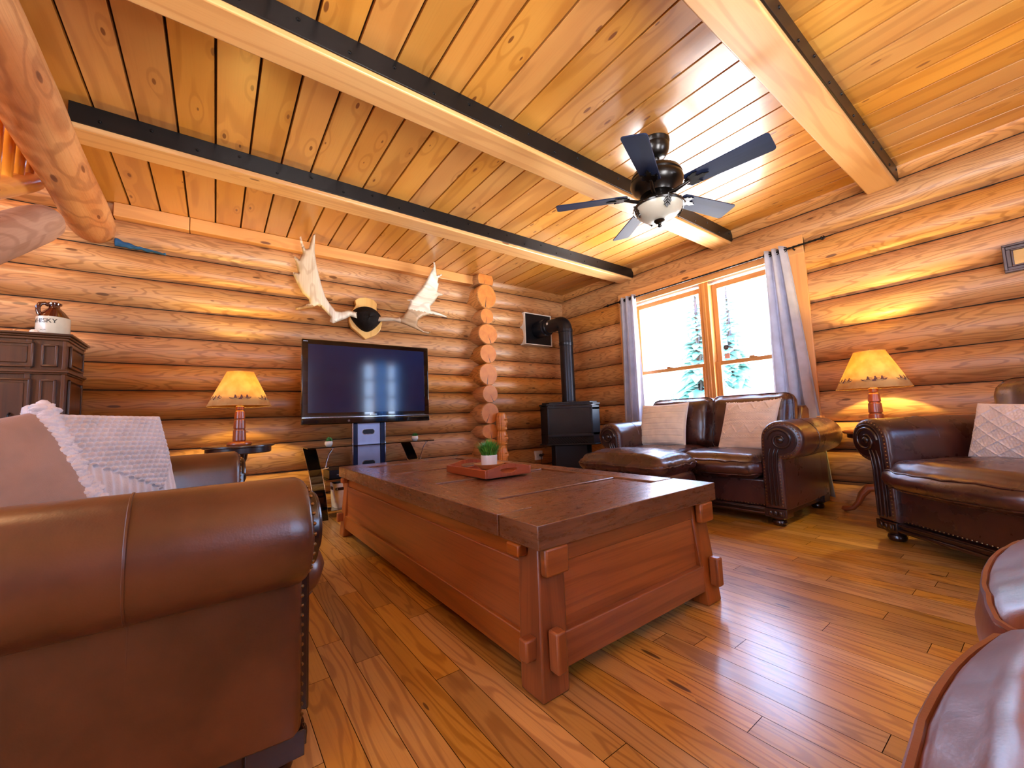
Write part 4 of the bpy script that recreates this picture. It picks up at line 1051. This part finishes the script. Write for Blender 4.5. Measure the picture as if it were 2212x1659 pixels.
# ------------------------------------------------------------ table lamps on small tables
def canoe_print(ang, zc, rfun, fl):
    """canoe with three paddlers as a thin raised print on the cone"""
    sh = [[(-.045, .006), (-.040, .000), (-.030, -.004), (0, -.005), (.030, -.004), (.040, 0), (.046, .008), (.038, .004), (.0, .002), (-.036, .003)]]
    for x in (-.020, .004, .026): sh += [[(x-.006, .002), (x+.008, .002), (x+.003, .011), (x+.004, .0155), (x, .017), (x-.003, .015), (x-.002, .011)], [(x+.003, .010), (x+.015, .007), (x+.016, .0085), (x+.004, .012)]]
    b = MB()
    for poly in sh:
        P = []
        for x, z in poly:
            x *= 1.6; z *= 1.6; Z = zc+z; r = rfun(Z)+.0012; a = ang+fl*x/r; P.append((r*math.cos(a), r*math.sin(a), Z))
        b.add(P, [tuple(range(len(P)))], smooth=False)
    return b
def make_lamp(label, loc, rz):
    t = thing('table_lamp', label, 'lamp', loc, rz)
    b = MB(); b.lathe([(0, 0), (.078, 0), (.082, .006), (.080, .016), (.070, .024), (.040, .030)], n=40); b.build('base', M['lampwood'], t)
    pr = [(.040, .028)]
    for z0, z1, r0, r1 in ((.030, .118, .044, .040), (.122, .195, .040, .036), (.199, .262, .036, .030), (.266, .30, .028, .026)): pr += [(r0-.005, z0), (r0, z0+.006), (r1+.001, z1-.006), (r1-.005, z1)]
    b = MB(); b.lathe(pr+[(.012, .302), (.012, .33)], n=32); b.build('stem', M['lampwood'], t)
    b = MB(); b.lathe([(.014, .33), (.016, .335), (.016, .36), (.012, .365)], n=16); b.tube([(.02, 0, .30), (.03, 0, .295), (.03, 0, .27)], .002, 5); o = b.build('socket', M['brass'], t); o['label'] = 'brass socket'
    b = MB(); b.lathe([(.008, .362), (.014, .375), (.030, .405), (.029, .425), (.018, .44), (0, .445)], n=20); o = b.build('bulb', M['bulb'], t); o['label'] = 'glowing bulb'
    z0, z1, r0, r1 = .298, .560, .208, .088
    def rf(z): return r0+(r1-r0)*(z-z0)/(z1-z0)
    b = MB(); b.lathe([(r0, z0), (r1, z1)], n=64, cap=False)
    o = b.build('lamp_shade', M['shade'], t, angle=80); s = o.modifiers.new('thick', 'SOLIDIFY'); s.thickness = .002
    b = MB(); b.tube([(r0*math.cos(q*PI/32), r0*math.sin(q*PI/32), z0) for q in range(64)], .0022, 5, closed=True); b.tube([(r1*math.cos(q*PI/32), r1*math.sin(q*PI/32), z1) for q in range(64)], .0022, 5, closed=True); b.build('rim', M['shade'], o)
    for k in range(6): canoe_print(2*PI*k/6, z0+.050, rf, 1).build('canoe_print', M['print'], o)
    b = MB(); b.tube([(-r1*.98, 0, z1-.012), (r1*.98, 0, z1-.012)], .002, 5); b.tube([(0, 0, z1-.012), (0, 0, z1+.012)], .003, 6); b.ball((0, 0, z1+.014), .006, 8, 6); b.build('finial', M['brass'], t)
    LAMPS.append((loc[0], loc[1], loc[2]+.47))
    return t
M['print'] = plain('brown_print', '#6d4a45', .8, mott=.02)
LZ, LX, LY = .652, .150, 3.74
RZ, RX, RY = .595, 3.775, .782
make_lamp('lit table lamp with canoe pictures on the round table beside the television', (LX, LY, LZ), math.radians(-92))
make_lamp('lit table lamp with canoe pictures between the loveseat and the armchair', (RX, RY, RZ), math.radians(195))
t = thing('side_table', 'round dark wooden pedestal table under the lamp beside the television', 'side table', (LX+.0, LY, 0))
b = MB(); b.lathe([(0, LZ-.018), (.225, LZ-.018), (.234, LZ-.012), (.232, LZ-.003), (.222, LZ-.001), (0, LZ-.001)], n=56); b.build('table_top', M['darkwood'], t)
b = MB(); b.lathe([(0, LZ-.062), (.205, LZ-.062), (.212, LZ-.055), (.212, LZ-.018), (0, LZ-.018)], n=56); b.build('apron', M['darkwood'], t)
b = MB(); b.lathe([(.02, .07), (.05, .08), (.055, .12), (.03, .16), (.024, .30), (.034, .36), (.050, .40), (.046, .43), (.028, .445), (.03, .462), (.044, .475), (.040, .49), (.034, .50), (.052, .545), (.056, .575), (.060, .59)], n=28); b.build('stem', M['darkwood'], t)
for k in range(3):
    a = 2*PI*k/3+.5; d = Vector((math.cos(a), math.sin(a), 0)); b = MB()
    b.tube([d*.03+Vector((0, 0, .12)), d*.09+Vector((0, 0, .11)), d*.15+Vector((0, 0, .06)), d*.20+Vector((0, 0, .022)), d*.235+Vector((0, 0, .018))], [.026, .024, .019, .016, .018], 10); b.build('leg', M['darkwood'], t)
t = thing('side_table', 'small reddish side table with curved legs under the lamp beside the armchair', 'side table', (RX, RY, 0))
b = MB(); b.lathe([(0, RZ-.022), (.188, RZ-.022), (.197, RZ-.014), (.195, RZ-.004), (.187, RZ-.001), (0, RZ-.001)], n=48); b.build('table_top', M['lampwood'], t)
b = MB(); b.lathe([(.16, RZ-.056), (.172, RZ-.05), (.172, RZ-.022), (0, RZ-.022)], n=40); b.build('apron', M['darkwood'], t)
b = MB(); b.lathe([(.02, .10), (.045, .13), (.05, .17), (.03, .22), (.026, .34), (.042, .40), (.030, .44), (.05, .52), (.055, .54)], n=24); b.build('stem', M['lampwood'], t)
for k in range(3):
    a = math.radians(92)+2*PI*k/3; d = Vector((math.cos(a), math.sin(a), 0)); b = MB()
    b.tube([d*.03+Vector((0, 0, .19)), d*.085+Vector((0, 0, .185)), d*.125+Vector((0, 0, .135)), d*.15+Vector((0, 0, .075)), d*.185+Vector((0, 0, .03)), d*.235+Vector((0, 0, .020)), d*.25+Vector((0, 0, .022))], [.030, .030, .025, .019, .017, .021, .012], 10); b.build('leg', M['lampwood'], t)

# ------------------------------------------------------------ tall cabinet with a stoneware jug
CX0, CX1, CY0, CY1, CT = -1.75, -.772, 3.705, 4.13, 1.385
t = thing('cabinet', 'tall dark wooden cabinet with raised panels behind the sofa', 'cabinet', (CX1, CY0, 0))
Wc, Dc = CX1-CX0, CY1-CY0
b = MB(); b.box(-Wc, 0, .012, Dc, .06, CT); b.build('carcass', M['walnut'], t, bevel=.003)
b = MB()
for d, z0, z1 in ((.008, CT-.012, CT+.004), (.018, CT+.004, CT+.016), (.030, CT+.016, CT+.030)): b.box(-Wc-d, d, -d, Dc, z0, z1, grain=0)
b.build('cornice', M['walnut'], t, bevel=.004)
b = MB()
for d, z0, z1 in ((.010, 1.158, 1.168), (.018, 1.168, 1.182), (.008, 1.182, 1.190)): b.box(-Wc-d, d, -d, Dc, z0, z1, grain=0)
b.build('waist_moulding', M['walnut'], t, bevel=.003)
b = MB(); b.box(-Wc-.012, .012, -.006, Dc, 0, .09); b.build('plinth', M['walnut'], t, bevel=.004)
def rpanel(n, x0, x1, z0, z1, par, axis='x', raise_=True):
    """frame moulding around a raised field"""
    b = MB()
    def q(a0, a1, d0, d1, zz0, zz1, g=None):
        if axis == 'x': b.box(a0, a1, -d1, -d0, zz0, zz1, grain=g)
        else: b.box(d0, d1, a0, a1, zz0, zz1, grain=g)
    q(x0, x1, -.012, .001, z0, z1, 2); m_ = .012
    q(x0, x0+m_, .0, .014, z0, z1, 2); q(x1-m_, x1, .0, .014, z0, z1, 2); q(x0, x1, .0, .014, z0, z0+m_, 0); q(x0, x1, .0, .014, z1-m_, z1, 0)
    if raise_ and x1-x0 > .07: q(x0+.026, x1-.026, .001, .009, z0+.026, z1-.026, 2)
    return b.build(n, M['walnut'], par, bevel=.004, seg=2)
b = MB(); b.box(-.017, 0, -.004, .012, .09, CT-.012, grain=2); b.box(-.17, -.145, -.004, .012, .09, CT-.012, grain=2); b.build('stile', M['walnut'], t, bevel=.003)
rpanel('narrow_panel', -.105, -.035, 1.205, 1.345, t); rpanel('narrow_panel', -.105, -.035, .60, 1.125, t); rpanel('narrow_panel', -.105, -.035, .12, .55, t)
d1 = rpanel('drawer', -.80, -.135, 1.20, 1.355, t)
b = MB(); b.ball((-.46, -.03, 1.275), (.016, .014, .016), 12, 8); b.build('knob', M['bronze'], d1)
for x0, x1, kx in ((-.475, -.14, -.44), (-.82, -.485, -.52)):
    d = rpanel('door', x0, x1, .12, 1.13, t); b = MB(); b.tube([(-.215 if x1 > -.3 else -.60, -.012, .86), (-.215 if x1 > -.3 else -.60, -.035, .875), (-.215 if x1 > -.3 else -.60, -.035, .905), (-.215 if x1 > -.3 else -.60, -.012, .92)], .006, 8); b.build('handle', M['bronze'], d)
rpanel('side_panel', .06, Dc-.06, 1.205, 1.35, t, 'y'); rpanel('side_panel', .06, Dc-.06, .60, 1.13, t, 'y'); rpanel('side_panel', .06, Dc-.06, .12, .55, t, 'y')
JX, JY, JZ = -.872, 3.87, CT+.030
t = thing('stoneware_jug', 'cream and brown stoneware whisky jug on top of the tall cabinet', 'jug', (JX, JY, JZ)); jr = .078
b = MB(); b.lathe([(0, 0), (jr-.004, 0), (jr, .004), (jr, .128), (jr-.001, .130)], n=48); b.build('body', M['cream'], t)
b = MB(); b.lathe([(jr-.001, .130), (jr-.006, .138), (.052, .170), (.032, .192), (.026, .200), (.026, .214), (.034, .218), (.036, .228), (.030, .234), (.018, .235), (.016, .21)], n=40); o = b.build('shoulder', M['brownglaze'], t); o['label'] = 'shiny brown glazed neck and shoulder'
b = MB(); a = math.radians(215); d = Vector((math.cos(a), math.sin(a), 0))
b.tube([d*.026+Vector((0, 0, .212)), d*.045+Vector((0, 0, .222)), d*.066+Vector((0, 0, .214)), d*.076+Vector((0, 0, .19)), d*.074+Vector((0, 0, .165)), d*.066+Vector((0, 0, .145))], [.011, .012, .013, .013, .012, .014], 12); b.build('handle', M['brownglaze'], t)
b = MB(); b.lathe([(0, .228), (.016, .228), (.018, .245), (.010, .248), (0, .248)], n=20); o = b.build('stopper', M['bamboo'], t)
LET = {'W': [[(0, 1), (.25, 0), (.5, .8), (.75, 0), (1, 1)]], 'H': [[(0, 0), (0, 1)], [(.8, 0), (.8, 1)], [(0, .5), (.8, .5)]], 'I': [[(.1, 0), (.1, 1)]], 'S': [[(.6, .82), (.45, .98), (.2, .98), (.03, .8), (.1, .6), (.5, .42), (.6, .22), (.45, .02), (.15, .02), (0, .2)]], 'K': [[(0, 0), (0, 1)], [(0, .42), (.7, 1)], [(.25, .6), (.75, 0)]], 'Y': [[(0, 1), (.4, .5), (.8, 1)], [(.4, .5), (.4, 0)]]}
WDT = {'W': 1.0, 'H': .8, 'I': .2, 'S': .6, 'K': .75, 'Y': .8}
b = MB(); hgt = .024; x = 0
tot = sum(WDT[c]*.95+.28 for c in 'WHISKY')*hgt
def jp(px, pz): a = math.radians(-112)+(px-tot/2)/jr; return ((jr+.0006)*math.cos(a), (jr+.0006)*math.sin(a), .088+pz)
for ch in 'WHISKY':
    for st in LET[ch]:
        pts = [(x+p[0]*hgt*.95, p[1]*hgt) for p in st]
        for i in range(len(pts)-1):
            q0, q1 = Vector(pts[i]), Vector(pts[i+1]); e = (q1-q0).normalized(); n_ = Vector((-e.y, e.x))*(.0022 if abs(e.y) > .5 else .001)
            k = [q0+n_, q1+n_, q1-n_, q0-n_]; b.add([jp(*p) for p in k], [(0, 1, 2, 3)], smooth=False)
        for p in (st[0], st[-1]):
            if ch != 'S' and p[1] in (0, 1): c = (x+p[0]*hgt*.95, p[1]*hgt); b.add([jp(c[0]-.005, c[1]-.0007), jp(c[0]+.005, c[1]-.0007), jp(c[0]+.005, c[1]+.0007), jp(c[0]-.005, c[1]+.0007)], [(0, 1, 2, 3)], smooth=False)
    x += (WDT[ch]*.95+.28)*hgt
for i in range(10):
    u = tot*.40+i*.003; b.add([jp(u, -.050+.002*math.sin(i)), jp(u+.0032, -.050+.002*math.sin(i+1)), jp(u+.0032, -.0485+.002*math.sin(i+1)), jp(u, -.0485+.002*math.sin(i))], [(0, 1, 2, 3)], smooth=False)
b.build('lettering', M['ink'], t)
t = thing('shell_ornament', 'small white and tan shell ornament at the cabinet edge beside the jug', 'ornament', (-.918, 3.725, CT+.030))
b = MB(); b.grid(lambda u, v: ((.024*math.cos(2*PI*u)*math.sin(PI/2*v)+.0), .018*math.sin(2*PI*u)*math.sin(PI/2*v), .022*math.cos(PI/2*v)*(1+.12*math.cos(2*PI*u*9))), 48, 10, cu=True); b.build('shell', M['ceramic'], t)
b = MB(); b.ball((-.045, 0, .008), (.035, .014, .009), 12, 8); b.ball((-.078, 0, .009), .010, 10, 8); b.build('driftwood', M['bamboo'], t)

# ------------------------------------------------------------ ceiling fan
FX, FY = 2.285, 1.425
t = thing('ceiling_fan', 'dark ceiling fan with five blades and a pale glass bowl light', 'ceiling fan', (FX, FY, 2.0))
b = MB(); b.lathe([(.0, .542), (.098, .542), (.099, .533), (.092, .512), (.095, .505), (.088, .470), (.070, .440), (.052, .428), (.0, .425)], n=40); b.build('canopy', M['bronze'], t)
b = MB(); b.lathe([(.012, .46), (.012, .375), (.024, .372), (.026, .36), (.018, .352)], n=20); b.ball((0, 0, .425), .028, 16, 10); b.build('downrod', M['bronze'], t)
b = MB(); b.lathe([(.02, .362), (.07, .360), (.122, .345), (.150, .325), (.160, .300), (.154, .292), (.161, .286), (.166, .262), (.156, .235), (.138, .215), (.120, .200), (.108, .178), (.06, .165), (0, .165)], n=48); b.build('motor_housing', M['bronze'], t)
b = MB(); b.lathe([(.0, .17), (.075, .17), (.080, .150), (.070, .135), (.10, .128), (.150, .112), (.158, .100), (.155, .090), (.146, .092), (.0, .12)], n=48)
for k in range(12):
    a = 2*PI*k/12; b.ball((.155*math.cos(a), .155*math.sin(a), .100), .008, 8, 6)
b.build('light_fitter', M['bronze'], t)
b = MB(); b.lathe([(.149, .100), (.146, .085), (.132, .058), (.105, .035), (.065, .018), (.030, .012), (0, .011)], n=56); o = b.build('glass_bowl', M['bowl'], t); o['label'] = 'pale frosted glass bowl'
b = MB(); b.lathe([(.0, .018), (.030, .016), (.034, .008), (.026, -.002), (.012, -.008), (.008, -.016), (.013, -.024), (.008, -.034), (0, -.036)], n=24); b.build('bottom_finial', M['bronze'], t)
def leaf(b, M4, L, w, z=0):
    pts = [(0, 0), (.18, .5), (.10, .62), (.34, .95), (.32, .62), (.55, 1.0), (.60, .6), (.80, .7), (.82, .38), (1, 0)]
    P = [(x*L, y*w) for x, y in pts]+[(x*L, -y*w) for x, y in pts[-2:0:-1]]
    m = MB(); m.prism(P, z, z+.006, 'xy'); m.tube([(0, 0, z+.006), (L*.95, 0, z+.006)], [.005, .002], 6)
    for k in (.2, .4, .6):
        for s in (1, -1): m.tube([(L*k, 0, z+.006), (L*(k+.22), s*w*.7, z+.005)], [.004, .0015], 5)
    m.xform(M4); b.add(m.v, m.f, m.uv, smooth=True)
for k in range(4):
    b = MB(); a = 2*PI*k/4+math.radians(-125)
    leaf(b, Matrix.Rotation(a, 4, 'Z') @ Matrix.Translation((.154, 0, .112)) @ Matrix.Rotation(math.radians(112), 4, 'Y'), .085, .026); b.build('acanthus_clip', M['bronze'], t)
for k in range(5):
    a = math.radians(-84.5+72*k); Ra = Matrix.Rotation(a, 4, 'Z'); tl = Matrix.Rotation(math.radians(-13), 4, 'X')
    Mb = Ra @ Matrix.Translation((0, 0, .185)) @ tl
    b = MB(); n = 8; x0, x1, h0, h1 = .20, .655, .056, .070
    P = [(x0, -h0), (x1-.02, -h1)]+[(x1-.02+.02*math.sin(q*PI/2/5), -h1+.02-.02*math.cos(q*PI/2/5)) for q in range(1, 6)]+[(x1-.02+.02*math.cos(q*PI/2/5), h1-.02+.02*math.sin(q*PI/2/5)) for q in range(0, 6)]+[(x0, h0), (x0-.012, h0*.6), (x0-.012, -h0*.6)]
    b.prism(P, 0, .007, 'xy', grain=0); b.xform(Mb); o = b.build('blade', M['bladeA'], t, bevel=.0015)
    b = MB(); m = MB(); m.tube([(.075, 0, -.02), (.12, 0, -.028), (.16, 0, -.018), (.21, 0, -.006)], [.013, .012, .012, .008], 8); m.xform(Mb); b.add(m.v, m.f, m.uv)
    for da, L, w in ((0, .15, .022), (.45, .11, .02), (-.45, .11, .02)): leaf(b, Mb @ Matrix.Translation((.175, 0, -.008)) @ Matrix.Rotation(da, 4, 'Z'), L, w)
    b.build('blade_bracket', M['bronze'], o)

t = thing('cloth_scrap', 'crumpled blue scrap tucked into the log seam under the round log beam end', 'scrap', (-.60, 4.168, 2.232))
b = MB(); b.grid(lambda u, v: (-.05+.30*u, .03*abs(2*v-1)**2-.012+.006*nz(u*8, v*4), (.055*(1-u)**2+.012)*(v-.35)-.03*u+.008*nz(u*9, v*3, 5)), 40, 10); b.build('cloth', plain('blue_scrap', '#1d5a94', .7), t, angle=180).modifiers.new('thick', 'SOLIDIFY').thickness = .004  # blue paint smear on the logs, built as a thin raised sheet
# ------------------------------------------------------------ carved figure, outlet, picture, stairs
t = thing('carved_totem', 'orange wooden carving of stacked faces standing beside the log ends', 'carving', (2.752, 3.965, 0))
def face(zc, h, r):
    def fn(u, v):
        a = 2*PI*u; z = zc-h/2+h*v; w = (v-.5)*2
        env = (max(0, 1-abs(w)**3))**.5; R = r*(.55+.45*env); fa = ((a-math.radians(-58)+PI) % (2*PI))-PI
        g = math.exp(-(fa/.16)**2); g2 = math.exp(-((abs(fa)-.42)/.16)**2); g3 = math.exp(-(fa/.42)**2)
        d = .020*g*max(0, 1-abs((v-.50)/.15)) + .013*g3*math.exp(-((v-.66)/.045)**2) - .012*g2*math.exp(-((v-.58)/.04)**2) + .010*g3*math.exp(-((v-.315)/.018)**2)+.009*g3*math.exp(-((v-.27)/.016)**2) - .008*g3*math.exp(-((v-.292)/.010)**2)+.014*math.exp(-(fa/.3)**2)*math.exp(-((v-.14)/.06)**2)
        d += .003*math.sin(a*14)*(1 if abs(fa) > 1.1 else 0)
        return ((R+d)*math.cos(a), (R+d)*math.sin(a), z)
    return fn
b = MB(); b.lathe([(.05, 0), (.055, .02), (.05, .32), (.045, .80), (0, .81)], n=24); b.build('trunk', M['carve'], t)
for zc, h in ((.13, .22), (.345, .21), (.545, .185), (.735, .23)):
    b = MB(); b.grid(face(zc, h, .062), 72, 56, cu=True); b.build('carved_face', M['carve'], t)
t = thing('wall_outlet', 'white wall outlet with a black plug low on the logs by the stove', 'outlet', (3.475, 4.172, .275))
b = MB(); b.prism(rrect(-.062, .062, -.058, .058, .008, 3), -.012, .02, 'xz'); b.build('cover_plate', M['white'], t, bevel=.002)
b = MB(); b.prism(rrect(-.045, .0, -.03, .03, .006, 3), -.014, -.010, 'xz'); b.build('socket_face', M['ceramic'], t)
t = thing('power_cord', 'black plug and cord hanging from the white wall outlet', 'cord', (3.475, 4.158, .275))
b = MB(); b.lathe([(.018, .0), (.02, -.02), (.014, -.045), (.006, -.06)], (.015, 0, 0), 14, ax='y'); b.build('plug', M['ink'], t)
b = MB(); b.tube([(.015, -.055, 0), (.012, -.085, .02), (-.02, -.095, .03), (-.035, -.09, -.01), (-.03, -.07, -.10), (0, -.06, -.20), (.08, -.08, -.262), (.14, -.14, -.268)], .0045, 8); b.build('cable', M['ink'], t)
b = MB(); b.tube([(3.62, 3.98, .012), (3.585, 4.02, .10), (3.60, 4.05, .20), (3.66, 4.06, .24), (3.74, 4.05, .20), (3.78, 3.98, .10)], .005, 8); tag(b.build('gas_hose', M['ink']), 'thin black hose curving up from the floor behind the stove pedestal', 'hose')
t = thing('picture_frame', 'grey-brown moulded picture frame hung high on the log wall', 'picture', (4.045, -.07, 1.665))
b = MB(); b.box(-.012, .02, -.20, .20, -.085, .085)
M['frame'] = plain('taupe_frame', '#5c4c50', .45, coat=.2, mott=.15)
b = MB()
for w0, w1, d in ((0, .014, -.020), (.014, .034, -.012), (.034, .044, -.018)):
    for y0, y1, z0, z1 in ((-.205+w0, .205-w0, .09-w1, .09-w0), (-.205+w0, .205-w0, -.09+w0, -.09+w1), (-.205+w0, -.205+w1, -.09+w1, .09-w1), (.205-w1, .205-w0, -.09+w1, .09-w1)): b.box(d, .02, y0, y1, z0, z1)
b.build('frame', M['frame'], t, bevel=.003)
b = MB(); b.box(-.004, .0, -.165, .165, -.05, .05); o = b.build('picture', M['plaque'], t)
M['rail'] = wood('varnished_rail', '#b8641c', '#df9236', '#eba74e', ring=5, ringamt=.3, u=.8, v=5, knots=.3, rough=.3, coat=.6, varamt=.15)
b = MB(); roundlog((-1.03, .9, .46), (-.925, 3.80, 2.165), .108, b, seed=12, bark=.008, endmi=0)
tag(b.build('stair_stringer', M['greylog']), 'grey weathered round log carrying the stairs at the picture edge', 'stair log')
t = thing('stair_railing', 'varnished orange stair railing with round wooden balusters by the ceiling opening', 'railing', (0, 0, 0))
sl = (2.265-.48)/(3.93-.9)
def rz_(y, o): return .48+(y-.9)*sl+o
b = MB(); roundlog((-1.03, 1.6, rz_(1.6, .215)), (-1.0, 3.86, rz_(3.86, .225)), .062, b, seed=20, bark=.003); b.build('bottom_rail', M['rail'], t)
b = MB(); roundlog((-1.03, 1.6, rz_(1.6, 1.06)), (-1.0, 3.86, rz_(3.86, 1.06)), .05, b, seed=21, bark=.003); b.build('handrail', M['rail'], t)
for i in range(14):
    y = 1.75+i*.155; b = MB(); roundlog((-1.015, y, rz_(y, .24)), (-1.01, y+.01, rz_(y, 1.05)), .045, b, seed=30+i, bark=.006, n=16, m=8); b.build('baluster', M['rail'], t)
def blue_curtain(label, y0, y1, ph):
    t = thing('curtain', label, 'curtain', (0, SY+.06, 0)); b = MB()
    b.grid(lambda u, v: (y0+(y1-y0)*u, .02*math.sin(2*PI*4*u+ph)*(.6+.4*v), 2.2-1.9*v), 60, 12); o = b.build('panel', M['curtblue'], t, angle=180)
blue_curtain('pale blue curtain behind us, seen only in the television as its wide bright strip', 2.86, 3.12, 0); blue_curtain('pale blue curtain behind us, seen only in the television as a narrow bright strip', 3.3, 3.5, 1)
# French window that the television reflects, and the two unseen windows added for fill
for k, (a, c, z0, z1) in enumerate(OPS+FILL_OPW):
    w_ = bpy.data.objects.new('window_%d' % (k+2), None); COL.objects.link(w_); w_['kind'] = 'structure'
    def bb(u0, u1, d0, d1, q0, q1, b):
        if k < 2: b.box(u0, u1, SY-d1, SY-d0, q0, q1)
        else: b.box(XW-d1, XW-d0, u0, u1, q0, q1)
    b = MB(); n = 3; wd_ = (c-a)/n
    for i in range(n+1): bb(a+wd_*i-.035, a+wd_*i+.035, .0, .06, z0, z1, b)
    for zz in (z0+.05, z0+(z1-z0)*.36, z0+(z1-z0)*.68, z1-.03): bb(a, c, .01, .05, zz-.02, zz+.02, b)
    b.build('frame', M['trim'], w_, bevel=.003)
    b = MB(); bb(a, c, .028, .034, z0, z1, b); b.build('glass_pane', M['glass'], w_)
# ------------------------------------------------------------ camera, light, view
YAW, PITCH, ROLL, FPX = 0.63607616, 0.0854205327, -0.038200361, 869.406294
f = Vector((math.sin(YAW)*math.cos(PITCH), math.cos(YAW)*math.cos(PITCH), math.sin(PITCH)))
r = Vector((math.cos(YAW), -math.sin(YAW), 0)); u = r.cross(f)
r2 = r*math.cos(ROLL)+u*math.sin(ROLL); u2 = -r*math.sin(ROLL)+u*math.cos(ROLL)
cd = bpy.data.cameras.new('camera'); cam = bpy.data.objects.new('camera', cd); COL.objects.link(cam)
cam.matrix_world = Matrix(((r2.x, u2.x, -f.x, 0), (r2.y, u2.y, -f.y, 0), (r2.z, u2.z, -f.z, .775), (0, 0, 0, 1)))
cd.sensor_width = 36; cd.lens = FPX/2212*36; cd.clip_start = .02
sc = bpy.context.scene; sc.camera = cam
w = bpy.data.worlds.new('daylight'); sc.world = w; w.use_nodes = True; nt = w.node_tree; nt.nodes.clear()
def wn(t): return nt.nodes.new(t)
out = wn('ShaderNodeOutputWorld'); bg = wn('ShaderNodeBackground'); tc = wn('ShaderNodeTexCoord'); sx = wn('ShaderNodeSeparateXYZ'); rp = wn('ShaderNodeValToRGB')
nt.links.new(tc.outputs['Generated'], sx.inputs[0]); mr = wn('ShaderNodeMapRange'); mr.inputs[1].default_value = -1; mr.inputs[2].default_value = 1
nt.links.new(sx.outputs[2], mr.inputs[0]); nt.links.new(mr.outputs[0], rp.inputs[0]); nt.links.new(rp.outputs[0], bg.inputs[0]); nt.links.new(bg.outputs[0], out.inputs[0])
e = rp.color_ramp.elements; e[0].position = .0; e[0].color = (1, 1, 1, 1); e[1].position = .47; e[1].color = (.97, .98, 1, 1)
for pos, c in ((.52, (.5, .68, 1, 1)), (.75, (.36, .57, 1, 1)), (1, (.3, .52, 1, 1))):
    q = e.new(pos); q.color = c
gr = wn('ShaderNodeMapRange'); gr.inputs[1].default_value = .49; gr.inputs[2].default_value = .44; gr.inputs[3].default_value = SKY; gr.inputs[4].default_value = SKY*3.4
nt.links.new(mr.outputs[0], gr.inputs[0]); nt.links.new(gr.outputs[0], bg.inputs[1])       # snow on the ground is brighter than the sky
def portal(loc, rot, sx_, sy_):
    l = bpy.data.lights.new('window_portal', 'AREA'); l.shape = 'RECTANGLE'; l.size = sx_; l.size_y = sy_; l.cycles.is_portal = True
    o = bpy.data.objects.new('window_portal', l); COL.objects.link(o); o.location = loc; o.rotation_euler = rot
portal((4.34, 2.175, 1.43), (0, PI/2, 0), 1.55, 1.72)       # faces -x (into the room)
for a, b, z0, z1 in OPS: portal(((a+b)/2, SY-.2, (z0+z1)/2), (PI/2, 0, 0), b-a, z1-z0)
for a, b, z0, z1 in FILL_OPW: portal((XW-.2, (a+b)/2, (z0+z1)/2), (0, -PI/2, 0), z1-z0, b-a)
def point(name, loc, watt, col, rad):
    l = bpy.data.lights.new(name, 'POINT'); l.energy = watt; l.color = col; l.shadow_soft_size = rad
    o = bpy.data.objects.new(name, l); COL.objects.link(o); o.location = loc
for L in LAMPS: point('lamp_bulb_light', L, LW, (1, .70, .17), .018)
point('stair_light', (-1.7, 2.6, 3.5), 60, (1, .8, .5), .12)
sc.view_settings.view_transform = 'Standard'; sc.view_settings.look = 'None'; sc.view_settings.gamma = 1; sc.view_settings.exposure = EXPO
sc.view_settings.use_curve_mapping = False
c = sc.cycles; c.max_bounces = 10; c.diffuse_bounces = 5; c.glossy_bounces = 4; c.transparent_max_bounces = 12; c.transmission_bounces = 6
c.caustics_reflective = False; c.caustics_refractive = False; c.sample_clamp_indirect = 6; c.use_denoising = True; c.use_adaptive_sampling = True; c.adaptive_threshold = .03; c.blur_glossy = 1
try: c.denoiser = 'OPENIMAGEDENOISE'
except Exception: pass
